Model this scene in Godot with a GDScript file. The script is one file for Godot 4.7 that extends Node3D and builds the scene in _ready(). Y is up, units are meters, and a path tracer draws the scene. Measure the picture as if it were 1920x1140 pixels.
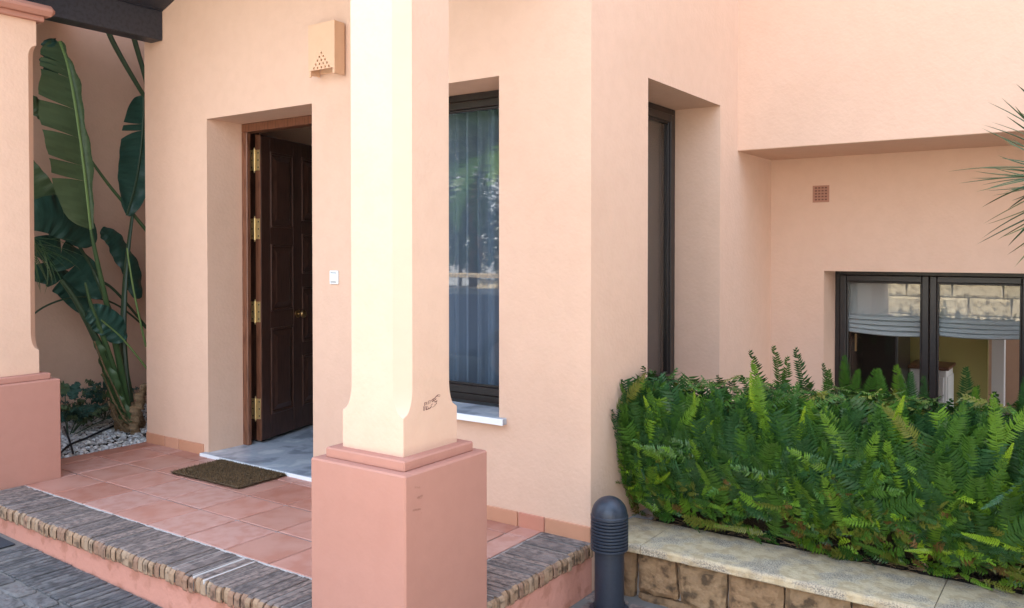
extends Node3D
# A peach-painted house front: porch with two columns, open door, windows, fern hedge in a stone planter.
# World axes: x along the front wall (0 = its outer corner), y up (0 = porch floor), z towards the street (0 = front wall).

const FOCAL := 1577.0
const PRINCIPAL := Vector2(960, 498)
const EYE := Vector3(1.95, 1.365, 3.44)
var cam_basis := Basis()
var rng := RandomNumberGenerator.new()
var M := {}
var used_names := {}

# ---------------------------------------------------------------- small helpers
func lin(r, g, b) -> Color:
	return Color(r, g, b).linear_to_srgb()

func px(x: float, y: float, axis: int, at: float) -> Vector3:   # photo pixel -> point on the plane axis = at
	var d: Vector3 = cam_basis * Vector3((x - PRINCIPAL.x) / FOCAL, -(y - PRINCIPAL.y) / FOCAL, -1)
	return EYE + d * ((at - EYE[axis]) / d[axis])

func ground_y(x: float) -> float:
	return -0.235 - 0.027 * clampf(x, -5.0, 3.0)

func mk() -> SurfaceTool:
	var st = SurfaceTool.new()
	st.begin(Mesh.PRIMITIVE_TRIANGLES)
	st.set_smooth_group(-1)
	return st

func q4(st: SurfaceTool, a, b, c, d) -> void:   # counter-clockwise seen from outside
	for p in [a, c, b, a, d, c]:
		st.add_vertex(p)

func t3(st: SurfaceTool, a, b, c) -> void:
	for p in [a, c, b]:
		st.add_vertex(p)

func done(st: SurfaceTool) -> ArrayMesh:
	st.generate_normals()
	return st.commit()

func part(called: String, mesh: Mesh, m: Material, parent: Node3D) -> MeshInstance3D:
	var o = MeshInstance3D.new()
	o.name = called
	o.mesh = mesh
	if m:
		o.material_override = m
	parent.add_child(o, true)
	return o

func build(called: String, st: SurfaceTool, m: Material, parent: Node3D) -> MeshInstance3D:
	return part(called, done(st), m, parent)

func numbered(called: String) -> String:
	var n: int = used_names.get(called, 0)
	used_names[called] = n + 1
	return called if n == 0 else "%s_%03d" % [called, n]

func tag(o: Node, label := "", category := "", group := "", kind := "") -> void:
	if label: o.set_meta("label", label)
	if category: o.set_meta("category", category)
	if group: o.set_meta("group", group)
	if kind: o.set_meta("kind", kind)

func thing(called: String, label: String, category: String, at := Vector3.ZERO, turn := 0.0, group := "") -> Node3D:
	var o = Node3D.new()
	o.name = numbered(called)
	add_child(o)
	o.position = at
	o.rotation.y = turn
	tag(o, label, category, group)
	return o

func structure(called: String) -> Node3D:
	var o = Node3D.new()
	o.name = numbered(called)
	add_child(o)
	tag(o, "", "", "", "structure")
	return o

# chamfered box
func cbox(st: SurfaceTool, lo: Vector3, hi: Vector3, b := 0.0, xf := Transform3D.IDENTITY) -> void:
	if b <= 0.0:
		var v = []
		for k in 8:
			v.append(xf * Vector3(hi.x if k & 1 else lo.x, hi.y if k & 2 else lo.y, hi.z if k & 4 else lo.z))
		q4(st, v[4], v[5], v[7], v[6]); q4(st, v[1], v[0], v[2], v[3])
		q4(st, v[5], v[1], v[3], v[7]); q4(st, v[0], v[4], v[6], v[2])
		q4(st, v[6], v[7], v[3], v[2]); q4(st, v[0], v[1], v[5], v[4])
		return
	var c = (lo + hi) * 0.5
	var h = (hi - lo) * 0.5
	var f = {}   # corner points, one for each face that meets the corner
	for k in 8:
		var s = Vector3(1 if k & 1 else -1, 1 if k & 2 else -1, 1 if k & 4 else -1)
		for ax in 3:
			var p = Vector3.ZERO
			for i in 3:
				p[i] = s[i] * (h[i] if i == ax else h[i] - b)
			f[k * 3 + ax] = xf * (c + p)
	var faces = [[4, 5, 7, 6, 2], [1, 0, 2, 3, 2], [5, 1, 3, 7, 0], [0, 4, 6, 2, 0], [6, 7, 3, 2, 1], [0, 1, 5, 4, 1]]
	for g in faces:
		q4(st, f[g[0] * 3 + g[4]], f[g[1] * 3 + g[4]], f[g[2] * 3 + g[4]], f[g[3] * 3 + g[4]])
	var o = xf * c
	for e in [[0, 1, 1, 2], [2, 3, 1, 2], [4, 5, 1, 2], [6, 7, 1, 2], [0, 2, 0, 2], [1, 3, 0, 2], [4, 6, 0, 2], [5, 7, 0, 2], [0, 4, 0, 1], [1, 5, 0, 1], [2, 6, 0, 1], [3, 7, 0, 1]]:
		var a = f[e[0] * 3 + e[2]]; var bb = f[e[1] * 3 + e[2]]; var cc = f[e[1] * 3 + e[3]]; var d = f[e[0] * 3 + e[3]]
		if (bb - a).cross(cc - a).dot((a + cc) * 0.5 - o) < 0:
			q4(st, d, cc, bb, a)
		else:
			q4(st, a, bb, cc, d)
	for k in 8:
		var a = f[k * 3]; var bb = f[k * 3 + 1]; var cc = f[k * 3 + 2]
		if (bb - a).cross(cc - a).dot(a - o) < 0:
			t3(st, a, cc, bb)
		else:
			t3(st, a, bb, cc)

func box_mesh(lo: Vector3, hi: Vector3, b := 0.0) -> ArrayMesh:
	var st = mk()
	cbox(st, lo, hi, b)
	return done(st)

# a wall sheet of thickness deep with rectangular openings; o = lower left front corner, u across, n outwards
func wall(st: SurfaceTool, o: Vector3, u: Vector3, n: Vector3, w: float, h: float, deep: float, holes := []) -> void:
	var us = [0.0, w]
	var vs = [0.0, h]
	for r in holes:
		us.append_array([r[0], r[2]]); vs.append_array([r[1], r[3]])
	us.sort(); vs.sort()
	var at = func(a, b, k): return o + u * a + Vector3.UP * b - n * (deep * k)
	for i in us.size() - 1:
		for j in vs.size() - 1:
			if us[i + 1] - us[i] < 1e-6 or vs[j + 1] - vs[j] < 1e-6:
				continue
			var mid = Vector2((us[i] + us[i + 1]) / 2, (vs[j] + vs[j + 1]) / 2)
			var open = false
			for r in holes:
				open = open or (mid.x > r[0] and mid.x < r[2] and mid.y > r[1] and mid.y < r[3])
			if open:
				continue
			q4(st, at.call(us[i], vs[j], 0), at.call(us[i + 1], vs[j], 0), at.call(us[i + 1], vs[j + 1], 0), at.call(us[i], vs[j + 1], 0))
			q4(st, at.call(us[i + 1], vs[j], 1), at.call(us[i], vs[j], 1), at.call(us[i], vs[j + 1], 1), at.call(us[i + 1], vs[j + 1], 1))
	for r in holes + [[w, h, 0.0, 0.0]]:
		var a = r[0]; var b = r[1]; var c = r[2]; var d = r[3]
		q4(st, at.call(a, b, 0), at.call(a, d, 0), at.call(a, d, 1), at.call(a, b, 1))
		q4(st, at.call(c, b, 1), at.call(c, d, 1), at.call(c, d, 0), at.call(c, b, 0))
		q4(st, at.call(a, d, 0), at.call(c, d, 0), at.call(c, d, 1), at.call(a, d, 1))
		q4(st, at.call(a, b, 1), at.call(c, b, 1), at.call(c, b, 0), at.call(a, b, 0))

# lathe about y; prof = [[r, y], ...] from bottom to top
func lathe(st: SurfaceTool, prof: Array, n := 32, at := Vector3.ZERO) -> void:
	for i in prof.size() - 1:
		for k in n:
			var a = TAU * k / n
			var b = TAU * (k + 1) / n
			var r0 = prof[i][0]; var r1 = prof[i + 1][0]
			var p0 = at + Vector3(r0 * cos(a), prof[i][1], -r0 * sin(a)); var p1 = at + Vector3(r0 * cos(b), prof[i][1], -r0 * sin(b))
			var p2 = at + Vector3(r1 * cos(b), prof[i + 1][1], -r1 * sin(b)); var p3 = at + Vector3(r1 * cos(a), prof[i + 1][1], -r1 * sin(a))
			if r0 > 1e-6: t3(st, p0, p1, p2)
			if r1 > 1e-6: t3(st, p0, p2, p3)

# tube along points; radii = number or array; squash flattens along the second axis
func tube(st: SurfaceTool, pts: Array, radii, n := 8, squash := 1.0) -> void:
	var rings = []
	var side = Vector3.ZERO
	for i in pts.size():
		var d: Vector3 = (pts[mini(i + 1, pts.size() - 1)] - pts[maxi(i - 1, 0)]).normalized()
		if side == Vector3.ZERO:
			side = d.cross(Vector3(0.3, 0.2, 0.93)).normalized()
		side = (side - d * side.dot(d)).normalized()
		var up = side.cross(d)
		var r: float = radii[i] if radii is Array else radii
		var ring = []
		for k in n:
			var a = TAU * k / n
			ring.append(pts[i] + side * cos(a) * r + up * sin(a) * r * squash)
		rings.append(ring)
	for i in rings.size() - 1:
		for k in n:
			q4(st, rings[i][k], rings[i][(k + 1) % n], rings[i + 1][(k + 1) % n], rings[i + 1][k])
	for k in range(1, n - 1):
		t3(st, rings[0][0], rings[0][k + 1], rings[0][k])
		t3(st, rings[-1][0], rings[-1][k], rings[-1][k + 1])

func smooth(pts: Array, per := 6) -> Array:   # Catmull-Rom through points
	var out = []
	for i in pts.size() - 1:
		var p0 = pts[maxi(i - 1, 0)]; var p1 = pts[i]; var p2 = pts[i + 1]; var p3 = pts[mini(i + 2, pts.size() - 1)]
		for k in per:
			var t = float(k) / per
			out.append(p1.cubic_interpolate(p2, p0, p3, t))
	out.append(pts[-1])
	return out

# polygon (points in a plane) extruded by vector; counter-clockwise seen against the vector
func slab(st: SurfaceTool, poly: Array, by: Vector3) -> void:
	var n = poly.size()
	for i in range(1, n - 1):
		t3(st, poly[0] + by, poly[i] + by, poly[i + 1] + by)
		t3(st, poly[0], poly[i + 1], poly[i])
	for i in n:
		var j = (i + 1) % n
		q4(st, poly[i], poly[j], poly[j] + by, poly[i] + by)

# ---------------------------------------------------------------- materials
func noise_tex(freq: float, ramp: Array, seed_ := 1, octaves := 5, kind := FastNoiseLite.TYPE_SIMPLEX_SMOOTH, size := 512) -> NoiseTexture2D:
	var n = FastNoiseLite.new()
	n.noise_type = kind
	n.frequency = freq
	n.seed = seed_
	n.fractal_octaves = octaves
	var t = NoiseTexture2D.new()
	t.width = size
	t.height = size
	t.seamless = true
	t.noise = n
	t.generate_mipmaps = true
	if ramp.size():
		var g = Gradient.new()
		var offs = PackedFloat32Array()
		var cols = PackedColorArray()
		for r in ramp:
			offs.append(r[0]); cols.append(r[1])
		g.offsets = offs
		g.colors = cols
		t.color_ramp = g
	return t

func bump_tex(freq: float, strength: float, seed_ := 1, octaves := 5, size := 512) -> NoiseTexture2D:
	var t = noise_tex(freq, [], seed_, octaves, FastNoiseLite.TYPE_SIMPLEX_SMOOTH, size)
	t.as_normal_map = true
	t.bump_strength = strength
	return t

func mat(color: Color, rough := 0.8, tex: Texture2D = null, per_m := 1.0, bump: Texture2D = null, bump_depth := 1.0, metal := 0.0, spec := 0.5) -> StandardMaterial3D:
	var m = StandardMaterial3D.new()
	m.albedo_color = color
	m.roughness = rough
	m.metallic = metal
	m.metallic_specular = spec
	if tex or bump:
		m.uv1_triplanar = true
		m.uv1_world_triplanar = true
		m.uv1_scale = Vector3.ONE * per_m
	if tex:
		m.albedo_texture = tex
	if bump:
		m.normal_enabled = true
		m.normal_texture = bump
		m.normal_scale = bump_depth
	return m

func detail(m: StandardMaterial3D, tex: Texture2D, per_m: float) -> StandardMaterial3D:   # a second, coarser or finer pattern multiplied over the first
	m.detail_enabled = true
	m.detail_albedo = tex
	m.detail_blend_mode = BaseMaterial3D.BLEND_MODE_MUL
	m.detail_uv_layer = BaseMaterial3D.DETAIL_UV_2
	m.uv2_triplanar = true
	m.uv2_world_triplanar = true
	m.uv2_scale = Vector3.ONE * per_m
	return m

func grey(v: float) -> Color:
	return Color(v, v, v)

func make_materials() -> void:
	var mottled = noise_tex(0.012, [[0.25, lin(0.975, 0.97, 0.965)], [0.5, lin(0.99, 0.99, 0.99)], [0.75, Color.WHITE]], 3, 4)
	var speck = noise_tex(0.004, [[0.25, lin(0.955, 0.945, 0.935)], [0.5, lin(0.985, 0.985, 0.985)], [0.75, Color.WHITE]], 8, 7)
	var trowel = bump_tex(0.05, 3.0, 5, 6)
	M.paint = detail(mat(lin(0.70, 0.458, 0.328), 0.82, mottled, 1.2, trowel, 0.22, 0, 0.3), speck, 0.21)
	M.plinth = detail(mat(lin(0.45, 0.215, 0.158), 0.8, mottled, 1.4, trowel, 0.12, 0, 0.3), speck, 0.33)
	M.riser = detail(mat(lin(0.60, 0.27, 0.195), 0.8, mottled, 0.9, trowel, 0.3, 0, 0.3), noise_tex(0.01, [[0.20, lin(0.82, 0.77, 0.72)], [0.42, Color.WHITE]], 18, 6), 1.6)
	M.white_edge = mat(lin(0.80, 0.80, 0.79), 0.5)
	var vein = noise_tex(0.008, [[0.2, lin(0.27, 0.30, 0.34)], [0.45, lin(0.46, 0.49, 0.53)], [0.6, lin(0.42, 0.46, 0.50)], [0.85, lin(0.60, 0.62, 0.64)]], 14, 6)
	M.marble = mat(Color.WHITE, 0.16, vein, 0.8)
	M.tiles = []
	for k in 4:
		var cols = [[0.47, 0.235, 0.175], [0.50, 0.245, 0.185], [0.43, 0.195, 0.14], [0.50, 0.27, 0.215]][k]
		var t = noise_tex(0.007 + 0.002 * k, [[0.25, lin(0.90, 0.78, 0.73)], [0.45, lin(0.95, 0.91, 0.89)], [0.7, Color.WHITE]], 20 + k, 6)
		M.tiles.append(mat(lin(cols[0], cols[1], cols[2]), 0.48, t, 1.1 + 0.17 * k, bump_tex(0.02, 2.0, 33, 4), 0.2))
	M.grout = mat(lin(0.48, 0.40, 0.36), 0.95, speck, 3.0)
	M.skirt = []
	for k in 3:
		var c = [[0.55, 0.26, 0.15], [0.58, 0.29, 0.18], [0.55, 0.225, 0.145]][k]
		M.skirt.append(mat(lin(c[0], c[1], c[2]), 0.6, mottled, 2.0))
	M.brick_top = []
	M.brick_side = []
	for k in 5:
		var d = [[0.20, 0.150, 0.128], [0.235, 0.174, 0.146], [0.165, 0.128, 0.112], [0.265, 0.192, 0.158], [0.195, 0.145, 0.122]][k]
		var grime = noise_tex(0.02 + 0.005 * k, [[0.2, lin(0.45, 0.46, 0.48)], [0.4, lin(0.7, 0.7, 0.7)], [0.65, Color.WHITE], [0.9, Color.WHITE]], 40 + k, 5, FastNoiseLite.TYPE_SIMPLEX_SMOOTH, 256)
		M.brick_top.append(mat(lin(d[0], d[1], d[2]), 0.8, grime, 2.0 + 0.4 * k, bump_tex(0.04, 4.0, 9, 4, 256), 0.6))
		var s = [[0.30, 0.18, 0.105], [0.34, 0.205, 0.12], [0.28, 0.15, 0.09], [0.35, 0.225, 0.14], [0.26, 0.145, 0.09]][k]
		M.brick_side.append(mat(lin(s[0], s[1], s[2]), 0.85, noise_tex(0.03, [[0.22, lin(0.42, 0.40, 0.38)], [0.42, Color.WHITE], [0.8, lin(1.15, 1.2, 1.25)]], 60 + k, 5, FastNoiseLite.TYPE_SIMPLEX_SMOOTH, 256), 2.2, bump_tex(0.04, 4.0, 12, 4, 256), 0.6))
	M.mortar = mat(lin(0.34, 0.29, 0.255), 0.95, speck, 4.0)
	M.mortar_dark = mat(lin(0.17, 0.15, 0.13), 0.95, speck, 4.0)
	M.lime = mat(lin(0.52, 0.47, 0.43), 0.9, speck, 3.0)
	M.pavers = []
	for k in 4:
		var d = [[0.115, 0.105, 0.102], [0.14, 0.127, 0.12], [0.095, 0.088, 0.086], [0.16, 0.143, 0.132]][k]
		M.pavers.append(mat(lin(d[0], d[1], d[2]), 0.75, noise_tex(0.03, [[0.2, lin(0.5, 0.5, 0.5)], [0.5, Color.WHITE], [0.72, lin(1.3, 1.3, 1.3)], [0.9, lin(2.6, 2.5, 2.4)]], 80 + k, 5, FastNoiseLite.TYPE_SIMPLEX_SMOOTH, 256), 1.6, bump_tex(0.04, 5.0, 13, 4, 256), 0.8))
	M.street = mat(lin(0.34, 0.325, 0.30), 0.9, noise_tex(0.02, [[0.2, lin(0.7, 0.7, 0.7)], [0.6, Color.WHITE], [0.9, lin(1.2, 1.2, 1.2)]], 90, 6), 0.3, bump_tex(0.06, 4.0, 13, 4, 256), 0.4)
	M.asphalt = mat(lin(0.035, 0.038, 0.045), 0.85, speck, 3.0)
	# timber and dark window frames
	M.timber = mat(lin(0.028, 0.030, 0.040), 0.45, noise_tex(0.03, [[0.2, lin(0.6, 0.6, 0.6)], [0.8, lin(1.3, 1.3, 1.3)]], 100, 4), 2.0)
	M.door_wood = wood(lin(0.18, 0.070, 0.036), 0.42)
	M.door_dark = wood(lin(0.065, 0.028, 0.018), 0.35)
	M.frame = mat(lin(0.020, 0.014, 0.012), 0.35, noise_tex(0.05, [[0.2, lin(0.75, 0.75, 0.75)], [0.8, lin(1.2, 1.2, 1.2)]], 104, 3, FastNoiseLite.TYPE_SIMPLEX_SMOOTH, 256), 2.0)
	M.brass = mat(lin(0.80, 0.60, 0.28), 0.42, null, 1.0, null, 1.0, 0.8)
	M.knob = mat(lin(0.45, 0.28, 0.12), 0.3, null, 1.0, null, 1.0, 1.0)
	M.black = mat(lin(0.012, 0.012, 0.013), 0.7)
	M.glass = StandardMaterial3D.new()
	M.glass.albedo_color = Color(0.05, 0.08, 0.08, 0.05)
	M.glass.transparency = BaseMaterial3D.TRANSPARENCY_ALPHA
	M.glass.roughness = 0.0
	M.glass.metallic_specular = 1.0
	M.white = mat(lin(0.78, 0.78, 0.76), 0.45)
	M.lamp = mat(lin(0.70, 0.43, 0.265), 0.75, mottled, 1.5, trowel, 0.2)
	M.bollard = mat(lin(0.024, 0.030, 0.044), 0.42, noise_tex(0.05, [[0.2, lin(0.8, 0.8, 0.8)], [0.8, lin(1.15, 1.15, 1.15)]], 110, 3, FastNoiseLite.TYPE_SIMPLEX_SMOOTH, 256), 4.0, null, 1.0, 0.1)
	M.diffuser = mat(lin(0.06, 0.058, 0.055), 0.5)
	M.coir = mat(lin(0.105, 0.062, 0.03), 0.95, noise_tex(0.06, [[0.2, lin(0.6, 0.6, 0.6)], [0.8, lin(1.5, 1.45, 1.35)]], 111, 5), 3.0)
	M.coping = mat(Color.WHITE, 0.9, coping_tex(), 1.3, bump_tex(0.06, 4.0, 15, 5), 0.5)
	M.stones = []
	for k in 4:
		var c = [[0.28, 0.165, 0.082], [0.32, 0.20, 0.105], [0.25, 0.145, 0.072], [0.30, 0.178, 0.09]][k]
		M.stones.append(mat(lin(c[0], c[1], c[2]), 0.9, noise_tex(0.02, [[0.2, lin(0.25, 0.24, 0.23)], [0.36, lin(0.75, 0.72, 0.68)], [0.55, Color.WHITE]], 130 + k, 7), 1.1, bump_tex(0.05, 5.0, 16, 5), 0.8))
	M.pale_stones = [mat(lin(0.74, 0.62, 0.42), 0.9, M.stones[0].albedo_texture, 0.8), mat(lin(0.66, 0.55, 0.36), 0.9, M.stones[1].albedo_texture, 0.8)]
	M.soil = mat(lin(0.045, 0.032, 0.022), 1.0, noise_tex(0.06, [[0.2, lin(0.4, 0.4, 0.4)], [0.8, lin(1.6, 1.5, 1.4)]], 140, 5), 2.0, bump_tex(0.08, 8.0, 17, 4), 1.0)
	M.fronds = []
	for c in [[0.032, 0.082, 0.014], [0.028, 0.072, 0.018], [0.048, 0.110, 0.014], [0.092, 0.175, 0.016], [0.190, 0.290, 0.018], [0.115, 0.125, 0.020], [0.120, 0.065, 0.020], [0.026, 0.070, 0.022]]:
		M.fronds.append(leaf_mat(lin(c[0], c[1], c[2]), 0.32, 0.30))
	M.frond_white = leaf_mat(Color.WHITE, 0.32, 0.30)
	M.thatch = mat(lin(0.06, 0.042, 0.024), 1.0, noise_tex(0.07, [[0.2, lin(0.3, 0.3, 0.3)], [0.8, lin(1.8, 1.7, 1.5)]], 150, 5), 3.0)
	M.banana = leaf_mat(lin(0.085, 0.125, 0.058), 0.42, 0.4)
	M.banana_dark = leaf_mat(lin(0.035, 0.085, 0.062), 0.38, 0.3)
	M.stalk = mat(lin(0.055, 0.105, 0.035), 0.45)
	M.stalk_dark = mat(lin(0.035, 0.065, 0.030), 0.45)
	M.stalk_pale = mat(lin(0.16, 0.24, 0.07), 0.5)
	M.dry = mat(lin(0.26, 0.16, 0.08), 0.85, noise_tex(0.04, [[0.2, lin(0.5, 0.5, 0.5)], [0.8, lin(1.3, 1.3, 1.3)]], 151, 4), 3.0)
	M.curtain = mat(lin(0.10, 0.14, 0.19), 0.9)
	M.curtain.backlight = lin(0.05, 0.06, 0.08)
	M.blind = mat(lin(0.40, 0.42, 0.40), 0.9)
	M.blind.backlight = lin(0.3, 0.3, 0.3)
	M.room = mat(lin(0.45, 0.42, 0.36), 0.9)
	M.room_green = mat(lin(0.50, 0.45, 0.17), 0.9)
	M.hall = mat(lin(0.30, 0.29, 0.28), 0.9)

func coping_tex() -> ImageTexture:   # warm limestone, dark lichen specks that come in patches
	var get_img := func(freq: float, seed_: int, oct: int):
		var n := FastNoiseLite.new()
		n.seed = seed_
		n.frequency = freq
		n.fractal_octaves = oct
		return n.get_seamless_image(512, 512, false, false, 0.1, true)
	var fine = get_img.call(0.17, 3, 5)
	var patch = get_img.call(0.008, 4, 6)
	var tone = get_img.call(0.02, 5, 5)
	var img := Image.create(512, 512, true, Image.FORMAT_RGB8)
	for y in 512:
		for x in 512:
			var t: float = tone.get_pixel(x, y).r
			var f: float = fine.get_pixel(x, y).r
			var p: float = smoothstep(0.35, 0.8, patch.get_pixel(x, y).r)
			var c := Color(0.57, 0.435, 0.265).lerp(Color(0.46, 0.335, 0.19), smoothstep(0.35, 0.75, t))
			c = c.lerp(Color(0.40, 0.37, 0.34), p * 0.35)
			c = c.lerp(Color(0.11, 0.10, 0.088), smoothstep(0.58 - 0.14 * p, 0.78 - 0.14 * p, f) * (0.2 + 0.55 * p))
			img.set_pixel(x, y, c.linear_to_srgb())
	img.generate_mipmaps()
	return ImageTexture.create_from_image(img)

func wood(c: Color, rough: float) -> StandardMaterial3D:
	var grain = noise_tex(0.02, [[0.2, lin(0.55, 0.5, 0.48)], [0.5, Color.WHITE], [0.8, lin(1.25, 1.2, 1.15)]], 102, 5)
	var m = mat(c, rough, grain, 1.0)
	m.uv1_scale = Vector3(5.0, 0.5, 5.0)
	return m

func leaf_mat(c: Color, rough: float, through: float) -> StandardMaterial3D:
	var m = StandardMaterial3D.new()
	m.albedo_color = c
	m.vertex_color_use_as_albedo = true
	m.roughness = rough
	m.metallic_specular = 0.35
	m.cull_mode = BaseMaterial3D.CULL_DISABLED
	m.backlight = Color(through, through, through * 0.6)
	return m

# ---------------------------------------------------------------- camera, sky, sun
func make_view() -> void:
	var cam = Camera3D.new()
	cam.name = "camera"
	cam.position = EYE
	cam.rotation = Vector3(deg_to_rad(-0.93), deg_to_rad(34.91), 0)
	cam_basis = Basis.from_euler(cam.rotation)
	cam.near = 0.05
	cam.far = 400
	cam.projection = Camera3D.PROJECTION_FRUSTUM
	cam.keep_aspect = Camera3D.KEEP_HEIGHT
	cam.size = cam.near * 1140.0 / FOCAL
	cam.frustum_offset = Vector2(0, -cam.near * (570.0 - PRINCIPAL.y) / FOCAL)
	add_child(cam)
	cam.current = true
	var sky = ProceduralSkyMaterial.new()
	sky.sky_top_color = Color(0.60, 0.68, 0.79)
	sky.sky_horizon_color = Color(0.90, 0.90, 0.89)
	sky.sky_curve = 0.18
	sky.ground_horizon_color = Color(0.62, 0.58, 0.52)
	sky.ground_bottom_color = Color(0.4, 0.37, 0.33)
	sky.sun_angle_max = 1.0
	var env = Environment.new()
	env.background_mode = Environment.BG_SKY
	env.sky = Sky.new()
	env.sky.sky_material = sky
	env.background_energy_multiplier = 1.0
	env.tonemap_mode = Environment.TONE_MAPPER_LINEAR
	env.tonemap_exposure = 7.2
	env.sdfgi_enabled = true
	env.ssao_enabled = true
	env.ssil_enabled = true
	var we = WorldEnvironment.new()
	we.name = "environment"
	we.environment = env
	add_child(we)
	var sun = DirectionalLight3D.new()   # stands behind the house: the whole front lies in its shade, the street beyond is sunlit
	sun.name = "sun"
	sun.light_color = Color(1.0, 0.965, 0.91)
	sun.light_energy = 1.4
	sun.light_angular_distance = 0.5
	sun.shadow_enabled = true
	sun.basis = Basis.looking_at(Vector3(0.10, -0.90, 0.43).normalized())
	add_child(sun)

# ---------------------------------------------------------------- house
func make_house() -> void:
	var h = thing("house", "peach rendered house with an open wooden front door and dark framed windows", "house")
	var st = mk()
	# front wall, openings: door, tall window
	wall(st, Vector3(-3.65, -0.4, 0), Vector3.RIGHT, Vector3.BACK, 3.65, 6.8, 0.30, [[0.72, 0.36, 1.745, 2.65], [2.25, 0.90, 3.12, 2.65]])
	build("front_wall", st, M.paint, h)
	st = mk()   # outer side wall with the second tall window
	wall(st, Vector3(0, -0.4, -0.30), Vector3.FORWARD, Vector3.RIGHT, 2.63, 6.8, 0.32, [[0.304, 0.90, 1.333, 2.68]])
	build("side_wall", st, M.paint, h)
	build_box("upper_wall", Vector3(-0.04, 2.027, -2.66), Vector3(6.2, 6.4, -1.94), M.paint, h, 0.004)
	st = mk()
	wall(st, Vector3(0.0, -0.4, -2.63), Vector3.RIGHT, Vector3.BACK, 6.2, 2.43, 0.33, [[0.374, 0.60, 1.62, 1.632]])
	build("recessed_wall", st, M.paint, h)
	st = mk()
	wall(st, Vector3(-3.65, -0.4, -7.0), Vector3.BACK, Vector3.LEFT, 6.7, 6.8, 0.3)
	build("end_wall", st, M.paint, h)
	st = mk()
	wall(st, Vector3(6.2, -0.4, -7.2), Vector3.LEFT, Vector3.FORWARD, 9.85, 6.8, 0.3)
	build("rear_wall", st, M.paint, h)
	st = mk()
	wall(st, Vector3(6.2, -0.4, -2.67), Vector3.FORWARD, Vector3.RIGHT, 4.5, 6.8, 0.3, [[0.4, 0.5, 4.0, 2.9]])
	build("gable_wall", st, M.paint, h)
	build_box("roof", Vector3(-3.75, 6.4, -7.3), Vector3(6.3, 6.6, -1.9), M.tiles[0], h)
	build_box("roof", Vector3(-3.75, 6.4, -1.9), Vector3(0.1, 6.6, 0.1), M.tiles[0], h)
	# rooms
	build_box("ceiling", Vector3(-3.34, 2.62, -6.9), Vector3(-0.325, 2.75, -0.305), M.white, h)
	build_box("ceiling", Vector3(-0.324, 2.62, -6.9), Vector3(5.9, 2.75, -2.97), M.white, h)
	build_box("room_floor", Vector3(0.3, -0.6, -6.9), Vector3(5.9, -0.5, -2.97), M.tiles[1], h)
	build_box("hall_floor", Vector3(-3.34, -0.1, -6.9), Vector3(0.1, 0.012, -0.305), M.marble, h)
	build_box("inner_wall", Vector3(-1.75, 0.013, -6.9), Vector3(-1.65, 2.62, -0.305), M.hall, h)
	build_box("inner_wall", Vector3(-3.34, 0.013, -3.6), Vector3(-1.75, 2.62, -3.5), M.hall, h)
	build_box("inner_wall", Vector3(-0.36, -0.5, -6.9), Vector3(-0.325, 2.62, -2.94), M.room, h)
	build_box("inner_wall", Vector3(-1.64, 0.013, -2.2), Vector3(-0.34, 2.62, -2.1), M.hall, h)
	build_box("inner_wall", Vector3(-0.3, -0.5, -5.35), Vector3(1.13, 2.61, -5.25), M.room_green, h)
	build_box("door_post", Vector3(1.17, -0.49, -5.30), Vector3(1.27, 2.60, -5.18), M.white, h, 0.004)
	# threshold
	var th = build_box("threshold", Vector3(-2.968, -0.002, -0.40), Vector3(-1.868, 0.022, 0.036), M.marble, h, 0.003)
	build_box("edge", Vector3(-2.969, -0.0025, 0.0365), Vector3(-1.867, 0.0205, 0.0405), M.white_edge, th, 0.0)
	make_door(h)
	# skirting tiles on the front wall
	var xs = [-3.65, -3.42, -3.255, -2.975]
	for i in 3:
		skirt(h, xs[i], xs[i + 1], i)
	xs = [-1.862, -1.64, -1.33, -1.02, -0.71, -0.41, -0.252, 0.006]
	for i in 7:
		skirt(h, xs[i], xs[i + 1], i + (1 if i > 4 else 0))
	# windows
	window_frame(h, Vector3(-1.40, 0.53, -0.30), Vector3.RIGHT, Vector3.BACK, 0.87, 1.72, [[0.0, 0.87]], 0.075, 0.045)
	var sill = build_box("sill", Vector3(-1.45, 0.497, -0.22), Vector3(-0.484, 0.530, 0.034), M.marble, h, 0.003)
	build_box("edge", Vector3(-1.451, 0.4975, 0.0345), Vector3(-0.483, 0.529, 0.038), M.white_edge, sill)
	window_frame(h, Vector3(-0.315, 0.5, -0.604), Vector3.FORWARD, Vector3.RIGHT, 1.029, 1.78, [[0.0, 0.5145], [0.5145, 1.029]], 0.07, 0.05)
	window_frame(h, Vector3(0.374, 0.2, -2.95), Vector3.RIGHT, Vector3.BACK, 1.246, 1.032, [[0.0, 0.623], [0.623, 1.246]], 0.06, 0.045)

func build_box(called: String, lo: Vector3, hi: Vector3, m: Material, parent: Node3D, b := 0.0) -> MeshInstance3D:
	return part(called, box_mesh(lo, hi, b), m, parent)

func skirt(h: Node3D, a: float, b: float, k: int) -> void:
	build_box("skirting_tile", Vector3(a + 0.004, -0.002, -0.004), Vector3(b - 0.004, 0.071, 0.0095), M.skirt[[0, 1, 0, 1, 0, 1, 2][k % 7]], h, 0.002)

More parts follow.
